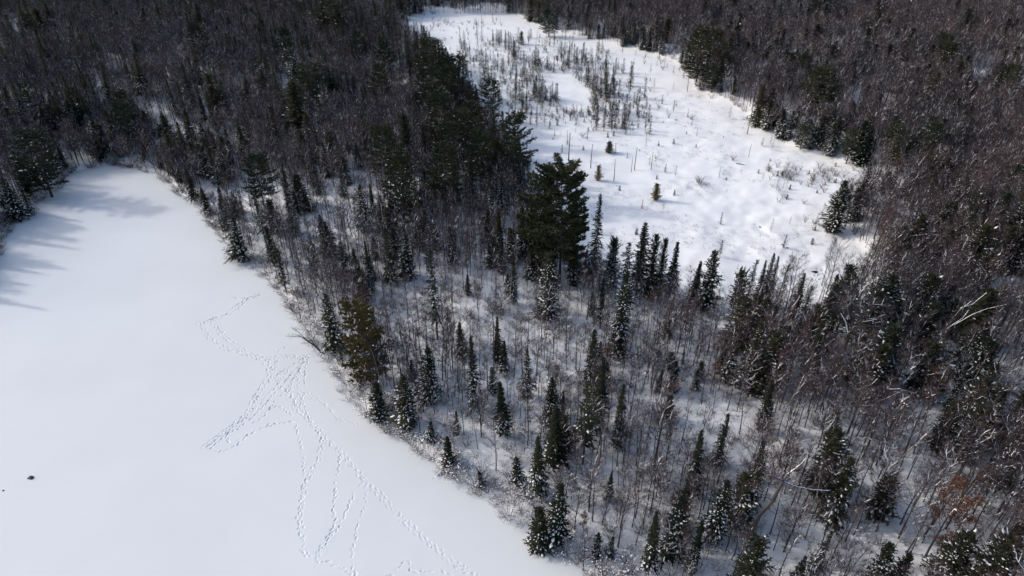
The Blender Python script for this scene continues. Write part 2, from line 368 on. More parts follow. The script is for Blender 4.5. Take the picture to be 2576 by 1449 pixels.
def shrub(seed, H, R, stems=11, tw=7, twig='redtwig', snow=0.5, leaves=0, arch=0.3):
    r = random.Random(seed); mb = MB()
    for i in range(stems):
        az = 2 * math.pi * (i + r.random()) / stems; hh = H * r.uniform(.55, 1.05); rr = R * r.uniform(.35, 1.05); b0 = polar(az, r.uniform(.03, .2))
        pp = [b0 - V((0, 0, .3)), b0 + polar(az, rr * .35, hh * .5), b0 + polar(az, rr * .75, hh * .88), b0 + polar(az, rr * 1.1, hh * (1.0 - arch * r.random()))]
        mb.tube('trunk', pp, [.035, .024, .014, .005], 3)
        for k in range(tw):
            t = .25 + .75 * (k + r.random()) / tw; o = on(pp, min(t, .98)); d = (polar(az + r.uniform(-1.6, 1.6), 1) + V((0, 0, r.uniform(-.1, 1.0)))).normalized(); ln = r.uniform(.25, .6) * (.5 + .35 * H)
            w_ = d.cross(V((r.uniform(-1, 1), r.uniform(-1, 1), .2))).normalized() * .012; e = o + d * ln; mb.tri('crown', o - w_, o + w_, e)
            for _ in range(3):
                f_ = o.lerp(e, r.uniform(.2, .85)); d4 = (d + V((r.uniform(-1, 1), r.uniform(-1, 1), r.uniform(-.3, .8)))).normalized(); mb.tri('crown', f_ - w_ * .8, f_ + w_ * .8, f_ + d4 * ln * .6)
            for _ in range(leaves):
                f_ = o.lerp(e, r.random()); d5 = V((r.uniform(-1, 1), r.uniform(-1, 1), -.4)).normalized() * .13; s_ = V((-d5.y, d5.x, .04)).normalized() * .06; mb.tri('leaves', f_ - s_, f_ + s_, f_ + d5)
            if r.random() < snow * .5:
                c2 = o.lerp(e, .4); w2 = r.uniform(.05, .16); mb.quad('snow_cover', c2 + V((w2, 0, .03)), c2 + V((0, w2 * .7, .06)), c2 + V((-w2, 0, .03)), c2 + V((0, -w2 * .7, 0)))
    return mb, {'trunk': 'twig', 'crown': twig, 'leaves': 'rust', 'snow_cover': 'snow_tree'}, H, R

def larch(seed, H, R, twig='larch', snow=0.15):
    r = random.Random(seed); mb = MB(); tp = bend_trunk(r, H, .015)
    mb.tube('trunk', [p - V((0, 0, .4)) if i == 0 else p for i, p in enumerate(tp)], [max(.010 * H * (1 - i / 6.2), .012) for i in range(7)], 5)
    z = .16 * H
    while z < H * .97:
        t = (z / H - .16) / .84; c = on(tp, z / H)
        for q in range(r.randint(3, 6)):
            az = r.uniform(0, 6.28); L = (R * (1 - t) ** .75 + .15) * r.uniform(.5, 1.1); d = polar(az, 1) + V((0, 0, r.uniform(-.1, .35))); e = c + d * L; w_ = V((0, 0, .016))
            mb.tri('crown', c - w_, c + w_, e)
            for k in range(5):
                f_ = c.lerp(e, .25 + .7 * r.random()); d4 = (d + V((r.uniform(-1, 1), r.uniform(-1, 1), r.uniform(-.5, .6)))).normalized(); s_ = d4.cross(V((r.uniform(-1, 1), r.uniform(-1, 1), 1))).normalized() * .014; mb.tri('crown', f_ - s_, f_ + s_, f_ + d4 * r.uniform(.15, .4))
            if r.random() < snow:
                c2 = c.lerp(e, .6); w2 = r.uniform(.06, .16); mb.quad('snow_cover', c2 + V((w2, 0, .04)), c2 + V((0, w2, .06)), c2 + V((-w2, 0, .04)), c2 + V((0, -w2, .03)))
        z += r.uniform(.12, .3)
    return mb, {'trunk': 'bark', 'crown': twig, 'snow_cover': 'snow_tree'}, H, R

def snag(seed, H, bark='dead'):
    r = random.Random(seed); mb = MB(); tp = bend_trunk(r, H, .02)
    mb.tube('trunk', [p - V((0, 0, .5)) if i == 0 else p for i, p in enumerate(tp)], [.15 * (1 - .55 * i / 6) for i in range(7)], 6)
    for k in range(r.randint(4, 7)):
        c = on(tp, r.uniform(.35, .97)); d = polar(r.uniform(0, 6.28), 1) + V((0, 0, r.uniform(-.1, .5))); L = r.uniform(.2, .8); mb.tube('crown', [c, c + d * L], [.03, .008], 3)
    c = tp[-1]; w2 = .10; mb.quad('snow_cover', c + V((w2, 0, .015)), c + V((0, w2, .05)), c + V((-w2, 0, .015)), c + V((0, -w2, .03)))
    return mb, {'trunk': bark, 'crown': bark, 'snow_cover': 'snow_tree'}, H, .5

P = {}
def reg(key, res): P[key] = Proto(key, *res)
# slim spires, upper part bare of snow
for i in range(6): reg(f'spire{i}', conifer(20 + i, 13, 1.6 + .15 * i, base=.10, expo=.85, snow=[.2, .7, .45, .9, .3, .6][i], snow_top=.55, droop=.55, per=9))
# snow-flecked spruces and firs
for i in range(5): reg(f'snowy{i}', conifer(40 + i, 12, 2.0 + .15 * i, base=.05, expo=.75, snow=.55 + .1 * (i % 4), snow_top=.95, droop=.5, per=8, lumpy=.35))
# sparse thin spruces with open crowns
for i in range(3): reg(f'sparse{i}', conifer(60 + i, 13, 1.35, base=.25, expo=.5, snow=.35, per=5, dens=.7, gap=.4, lumpy=.5))
# cedars and firs: broad, closed, round-topped
for i in range(5): reg(f'cedar{i}', conifer(80 + i, 11, 2.1 + .15 * i, base=.03, expo=.55, snow=[.15, .75, .35, .95, .6][i], snow_top=.95, up=.55, droop=.5, per=10, fol='cedar', wid=1.2, lumpy=.35))
for i in range(3): reg(f'dome{i}', conifer(95 + i, 11, 2.6, base=.04, expo=.45, snow=.07, snow_top=.8, up=.5, droop=.45, per=10, fol='cedar', wid=1.2, lumpy=.3))
for i in range(4): reg(f'pine{i}', pine(110 + i, 20, 4.2 + .4 * i, base=[.2, .3, .15, .35][i], snow=[.12, .10, .28, .06][i], full=.9, gap=1.05))
reg('greatpine', pine(117, 24, 6.0, base=.22, snow=.0, full=1.8, gap=.78, shape=.38))
reg('olivepine', pine(120, 17, 3.7, base=.08, fol='olive', snow=.10, tops=2, full=.75, gap=1.1))
reg('youngpine', conifer(121, 4, 1.35, base=.02, expo=.5, snow=.15, snow_top=.9, up=.7, droop=.35, per=9, gap=.22, fol='pine', wid=1.0, lumpy=.3))
reg('youngpine1', conifer(122, 4, 1.5, base=.02, expo=.5, snow=.12, snow_top=.9, up=.7, droop=.3, per=9, gap=.22, fol='olive', wid=1.0, lumpy=.35))
# leafless hardwoods
for i in range(5): reg(f'pole{i}', hardwood(130 + i, 12, 1.6, base=.35, nprim=15, nsec=4, ntw=7, snow=.28, lean=.05, ang=(35, 75)))
for i in range(5): reg(f'maple{i}', hardwood(140 + i, 13.0, 2.9, base=.36, nprim=16, nsec=6, ntw=8, snow=.28, fork=(i % 2 == 0), ang=(35, 75)))
for i in range(2): reg(f'birch{i}', hardwood(150 + i, 12, 1.8, base=.45, nprim=11, nsec=4, ntw=5, bark='pale', snow=.35, lean=.09))
reg('oldmaple', hardwood(155, 14, 4.6, base=.36, nprim=12, nsec=6, ntw=7, snow=.5, ang=(35, 75), r0=.30))
reg('oak', hardwood(156, 12, 3.3, base=.33, nprim=15, nsec=5, ntw=7, twig='redtwig', snow=.35, ang=(35, 70), r0=.22))
reg('vase', hardwood(157, 11, 2.4, base=.30, nprim=16, nsec=4, ntw=5, ang=(10, 24), snow=.05))
for i in range(3): reg(f'beech{i}', hardwood(160 + i, 9, 2.3, base=.25, nprim=11, nsec=5, ntw=6, snow=.3, leaves=4))
for i in range(3): reg(f'sapling{i}', hardwood(170 + i, 5, .8, base=.25, nprim=9, nsec=2, ntw=4, twig='redtwig', snow=.25, twl=.6, r0=.035))
for i in range(5): reg(f'shrub{i}', shrub(180 + i, 2.2, 1.7, stems=12 + i, tw=10, snow=.7))
for i in range(2): reg(f'wisp{i}', shrub(190 + i, 1.5, .7, stems=7, tw=6, snow=.1, arch=.1, twig='larch'))
reg('rustbush', shrub(195, 1.8, 1.3, leaves=1, snow=.4))
for i in range(4): reg(f'bogspruce{i}', conifer(200 + i, 7, 1.05 + .15 * i, base=.10 + .08 * (i % 2), expo=.8, snow=.14, per=5, gap=.32, dens=.75, wid=.75, lumpy=.7))
for i in range(4): reg(f'larch{i}', larch(210 + i, 7, 1.25 + .12 * i))
for i in range(3): reg(f'tuft{i}', conifer(220 + i, 2.0, .6, base=.03, expo=.6, snow=.25, per=6, gap=.18, dens=1.3, wid=.6))
for i in range(3): reg(f'snag{i}', snag(230 + i, 7))

KIND = {  # kind: (category, name, variants)
    'spruce': ('spruce', 'spruce_tree'), 'cedar': ('cedar', 'cedar_tree'), 'pine': ('pine', 'pine_tree'), 'bare': ('bare tree', 'bare_tree'),
    'birch': ('birch', 'birch_tree'), 'beech': ('beech', 'beech_tree'), 'sapling': ('sapling', 'bare_sapling'), 'shrub': ('shrub', 'bare_shrub'), 'bog': ('bog spruce', 'bog_spruce'),
    'larch': ('larch', 'larch_tree'), 'snag': ('dead tree', 'dead_tree'), 'tuft': ('seedling', 'conifer_seedling'), 'wisp': ('bog shrub', 'bog_shrub')}
PLANTS = []   # dicts
def plant(kind, proto, x, y, z, H, label=None, sx=1.0, rz=None, tilt=0.0, hero=False, taz=0.0):
    p = P[proto]
    PLANTS.append(dict(kind=kind, proto=proto, x=x, y=y, z=z, s=H / p.H, sx=sx, rz=rnd.uniform(0, 6.28) if rz is None else rz, H=H, label=label, hero=hero, tilt=tilt, taz=taz))
def hero(kind, proto, tu, tv, bv, label=None, w=None, maxw=2.5):
    """a tree whose tip stands at (tu, tv) in the photograph and whose foot is at height bv"""
    bu = tu + (CX - tu) * (bv - tv) / (NADIR_V - tv)
    x, y, z = at(bu, bv); lo, hi = 0.3, 60.0
    for _ in range(30):
        mid = (lo + hi) / 2
        if project(x, y, z + mid)[1] < tv: hi = mid
        else: lo = mid
    p = P[proto]; sx = 1.0
    if w:
        zc = project(x, y, z + lo * .4)[2]; sx = min(max((w / F * zc) / (2.1 * p.R * lo / p.H), .5), maxw if bv < 450 else 1.5)
    plant(kind, proto, x, y, z - .1, lo, label, sx=sx, hero=True)

# ------------------------------------------------------------------ terrain
ys = np.concatenate([np.linspace(-20, 40, 40, endpoint=False), 40 * np.exp(np.linspace(0, math.log(560 / 40.), 400, endpoint=False)), 560 * np.exp(np.linspace(0, math.log(5), 30))])
cs = np.linspace(-1, 1, 521)
GY = np.repeat(ys[:, None], len(cs), 1); GX = cs[None, :] * (0.82 * np.maximum(ys, 0) + 105)[:, None]
GZ = ground(GX.ravel(), GY.ravel()).reshape(GX.shape)
def grid_mesh(name, X, Y, Z, matname):
    ny, nx = X.shape; me = bpy.data.meshes.new(name)
    me.vertices.add(nx * ny); me.vertices.foreach_set('co', np.stack([X, Y, Z], -1).ravel())
    idx = np.arange(nx * ny).reshape(ny, nx); q = np.stack([idx[:-1, :-1], idx[:-1, 1:], idx[1:, 1:], idx[1:, :-1]], -1).reshape(-1, 4)
    quads_to(me, q); me.materials.append(M[matname]); o = bpy.data.objects.new(name, me); COL.objects.link(o); return o
def quads_to(me, q):
    me.loops.add(q.size); me.loops.foreach_set('vertex_index', q.ravel().astype(np.int32)); me.polygons.add(len(q))
    me.polygons.foreach_set('loop_start', np.arange(0, q.size, 4, dtype=np.int32)); me.polygons.foreach_set('use_smooth', np.ones(len(q), bool)); me.update(calc_edges=True); me.validate()
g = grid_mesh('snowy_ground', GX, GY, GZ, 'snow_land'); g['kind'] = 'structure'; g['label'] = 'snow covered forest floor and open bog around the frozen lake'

# animal tracks: chains of sunken prints across the lake snow
TRACKS = [([(668, 733), (640, 744), (620, 757), (598, 768), (590, 775), (570, 795), (530, 807), (510, 811), (492, 812)], 2, 1.0),
    ([(660, 742), (625, 752), (605, 775), (580, 792), (540, 800), (512, 814)], 1, .8), ([(582, 746), (600, 752), (620, 748)], 1, .4),
    ([(512, 812), (516, 835), (545, 865), (570, 875), (610, 887), (640, 895), (665, 902), (700, 896), (760, 898), (805, 890)], 2, .8),
    ([(535, 808), (550, 835), (580, 858), (620, 885), (660, 902), (675, 920), (681, 945), (665, 965), (650, 988), (635, 1012), (620, 1045), (580, 1077), (540, 1105), (508, 1130)], 2, .7),
    ([(695, 897), (702, 880), (716, 872)], 1, .4),
    ([(697, 900), (694, 940), (702, 965), (720, 990), (740, 1015), (760, 1040), (800, 1080), (815, 1100), (855, 1137), (910, 1202), (960, 1250), (1010, 1305), (1060, 1350), (1110, 1392), (1150, 1422), (1195, 1450), (1250, 1490)], 2, .55),
    ([(767, 897), (735, 920), (700, 940), (690, 958)], 1, .8), ([(768, 900), (762, 935), (758, 960), (757, 990), (748, 1018), (740, 1042)], 2, .9),
    ([(767, 902), (725, 942), (700, 975), (670, 1005), (640, 1040), (600, 1070), (545, 1110), (520, 1128)], 2, .8),
    ([(745, 1040), (700, 1052), (655, 1080), (622, 1095), (600, 1117), (580, 1130), (550, 1139), (525, 1118)], 1, .4),
    ([(735, 1060), (690, 1068), (630, 1090), (602, 1108), (592, 1128), (578, 1124)], 1, .4),
    ([(765, 905), (735, 960), (730, 985), (745, 1022)], 1, .8), ([(760, 915), (742, 950), (715, 985), (690, 1010), (660, 1050), (635, 1065)], 1, .7),
    ([(745, 1072), (755, 1110), (762, 1150), (767, 1197)], 1, .3), ([(735, 1040), (700, 1022), (680, 1025), (650, 1058)], 1, .3),
    ([(813, 1102), (806, 1150), (790, 1182), (770, 1215), (762, 1260), (755, 1300), (761, 1340), (762, 1380), (778, 1398)], 2, .6),
    ([(855, 1140), (850, 1180), (842, 1232), (838, 1280), (840, 1320), (822, 1352), (800, 1382), (790, 1412)], 1, .5),
    ([(910, 1206), (880, 1265), (860, 1310), (830, 1352), (802, 1392), (795, 1430)], 1, .4),
    ([(912, 1212), (921, 1260), (906, 1300), (895, 1340), (884, 1390), (886, 1430), (900, 1460)], 1, .4),
    ([(770, 1000), (810, 1012), (828, 1030), (850, 1056), (878, 1062), (903, 1069)], 1, .5), ([(757, 985), (790, 992), (820, 1018)], 1, .3), ([(570, 1078), (573, 1098), (577, 1118)], 1, .3),
    ([(780, 1400), (800, 1408), (842, 1420), (880, 1436), (890, 1455)], 1, .5), ([(975, 1450), (1000, 1427), (1028, 1410), (1036, 1436), (1080, 1438), (1130, 1441), (1145, 1448)], 1, .4),
    ([(810, 1110), (800, 1090), (783, 1060), (770, 1035), (755, 990)], 1, .4)]
prints = []
for px, lanes, wid in TRACKS:
    pts = [V((*flat(u, v), 0)) for u, v in px]
    for lane in range(lanes):
        off = (lane - (lanes - 1) / 2) * wid + rnd.uniform(-.1, .1); ph = rnd.uniform(0, 6)
        d_acc = 0.0; step = .58; side = 1
        for a, b_ in zip(pts[:-1], pts[1:]):
            L = (b_ - a).length; dr = (b_ - a) / L; nr = V((-dr.y, dr.x, 0)); s_ = d_acc
            while s_ < L:
                o = off + side * rnd.uniform(.03, .17) + .35 * wid * math.sin(ph + s_ * .4) * .5 + rnd.uniform(-.06, .06); p = a + dr * s_ + nr * o; an = math.atan2(dr.y, dr.x) + rnd.gauss(0, .3)
                (prints.append((p.x, p.y, math.cos(an), math.sin(an), rnd.uniform(.35, 1.35) * (.75 + .5 * math.sin(ph + s_ * .23) ** 2), rnd.uniform(.17, .42), rnd.uniform(.085, .14))) if rnd.random() > .10 else 0); side = -side; s_ += step * rnd.choice([.55, .9, 1.0, 1.1, 1.5]) * rnd.uniform(.85, 1.15)
            d_acc = s_ - L
prints = np.array(prints)
RES, NC = 0.1, 20
cells = {}
for i, (x, y, *_r) in enumerate(prints):
    for ix in range(math.floor((x - .75) / 2), math.floor((x + .75) / 2) + 1):
        for iy in range(math.floor((y - .75) / 2), math.floor((y + .75) / 2) + 1): cells.setdefault((ix, iy), []).append(i)
cx, cy = np.meshgrid(np.arange(-88, 20), np.arange(-6, 104)); dl = sdf(LAKE, cx * 2 + 1.0, cy * 2 + 1.0); ok = dl < 4.5
base_c = [(int(a), int(b_)) for a, b_ in zip(cx[ok], cy[ok])]
VI, VZ, Q = [], [], []
def lake_build():
    st = 0
    for c in base_c:
        n = NC if c in cells else 1; pr = cells.get(c, [])
        k = np.arange(n + 1) * (NC // n); xx, yy = np.meshgrid(c[0] * NC + k, c[1] * NC + k); z = np.zeros(xx.shape)
        for i in pr:
            x, y, co, si, dp, la, lb = prints[i]; dx = xx * RES - x; dy = yy * RES - y; u_ = (dx * co + dy * si) / la; v_ = (-dx * si + dy * co) / lb; q = u_ * u_ + v_ * v_
            z += dp * (-.08 * np.exp(-q ** 1.2) + .015 * np.exp(-(np.sqrt(q) - 1.55) ** 2 * 5))
        z = np.maximum(z, -.2) + .05 * (fbm(xx * RES / 6 + yy * RES / 25, yy * RES / 13 - xx * RES / 50, 2) - .5)
        VI.append(np.stack([xx.ravel(), yy.ravel()], 1)); VZ.append(z.ravel())
        idx = st + np.arange((n + 1) ** 2).reshape(n + 1, n + 1); Q.append(np.stack([idx[:-1, :-1], idx[:-1, 1:], idx[1:, 1:], idx[1:, :-1]], -1).reshape(-1, 4)); st += (n + 1) ** 2
    vi = np.concatenate(VI); vz = np.concatenate(VZ); q = np.concatenate(Q)
    key = vi[:, 0].astype(np.int64) * 100000 + vi[:, 1]; uq, first, inv = np.unique(key, return_index=True, return_inverse=True)
    co = np.stack([vi[first, 0] * RES, vi[first, 1] * RES, vz[first]], 1)
    me = bpy.data.meshes.new('frozen_lake'); me.vertices.add(len(co)); me.vertices.foreach_set('co', co.ravel()); quads_to(me, inv[q.ravel()].reshape(-1, 4))
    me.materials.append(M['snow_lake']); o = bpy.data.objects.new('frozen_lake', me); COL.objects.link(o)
    o['kind'] = 'structure'; o['label'] = 'flat frozen lake under smooth snow crossed by animal tracks'
lake_build()

# open water showing through the snow along the bog stream
def blob(name, u, v, rx, ry, mat, dz, hgt=0.0, seed=0, kind=None, label=None, cat=None):
    r = random.Random(seed); x, y, z = at(u, v, True); z = max(z, 0.0) if mat == 'rock' else z; n = 12; vs = []; fs = []
    rings = [(1.0, -.25), (.92, .35), (.6, .85), (.2, 1.0)] if hgt else [(1.0, 0.0), (.4, .0)]
    jit = [r.uniform(.7, 1.2) for _ in range(n)]
    for (k, hz) in rings:
        for i in range(n):
            a = 2 * math.pi * i / n; vs.append((math.cos(a) * rx * k * jit[i], math.sin(a) * ry * k * jit[i], hz * hgt * r.uniform(.85, 1.1)))
    for j in range(len(rings) - 1):
        for i in range(n): fs.append((j * n + i, j * n + (i + 1) % n, (j + 1) * n + (i + 1) % n, (j + 1) * n + i))
    fs.append([(len(rings) - 1) * n + i for i in range(n)])
    me = bpy.data.meshes.new(name); me.from_pydata(vs, [], fs); me.materials.append(M[mat]); o = bpy.data.objects.new(name, me); COL.objects.link(o); o.location = (x, y, z + dz)
    if kind: o['kind'] = kind
    if label: o['label'] = label
    if cat: o['category'] = cat
    return o
for i, (u, v) in enumerate([(1897, 563), (1911, 573), (1968, 617), (1980, 624)]): blob('stream_water', u, v, .22, .34, 'water', .10, seed=i, kind='structure', label='dark open water in the snowy stream bed of the bog')
blob('stream_water', 2051, 684, .75, .6, 'water', .14, seed=9, kind='structure', label='dark pool of open water near the foot of the tall bare tree')
blob('lake_rock', 81, 1208, .5, .38, 'rock', 0.0, hgt=.3, seed=3, label='small dark rock poking through the snow of the open lake', cat='rock')
blob('lake_stone', 12, 1240, .16, .14, 'rock', 0.0, hgt=.1, seed=5, label='tiny grey stone at the edge of the lake snow near the dark rock', cat='stone')

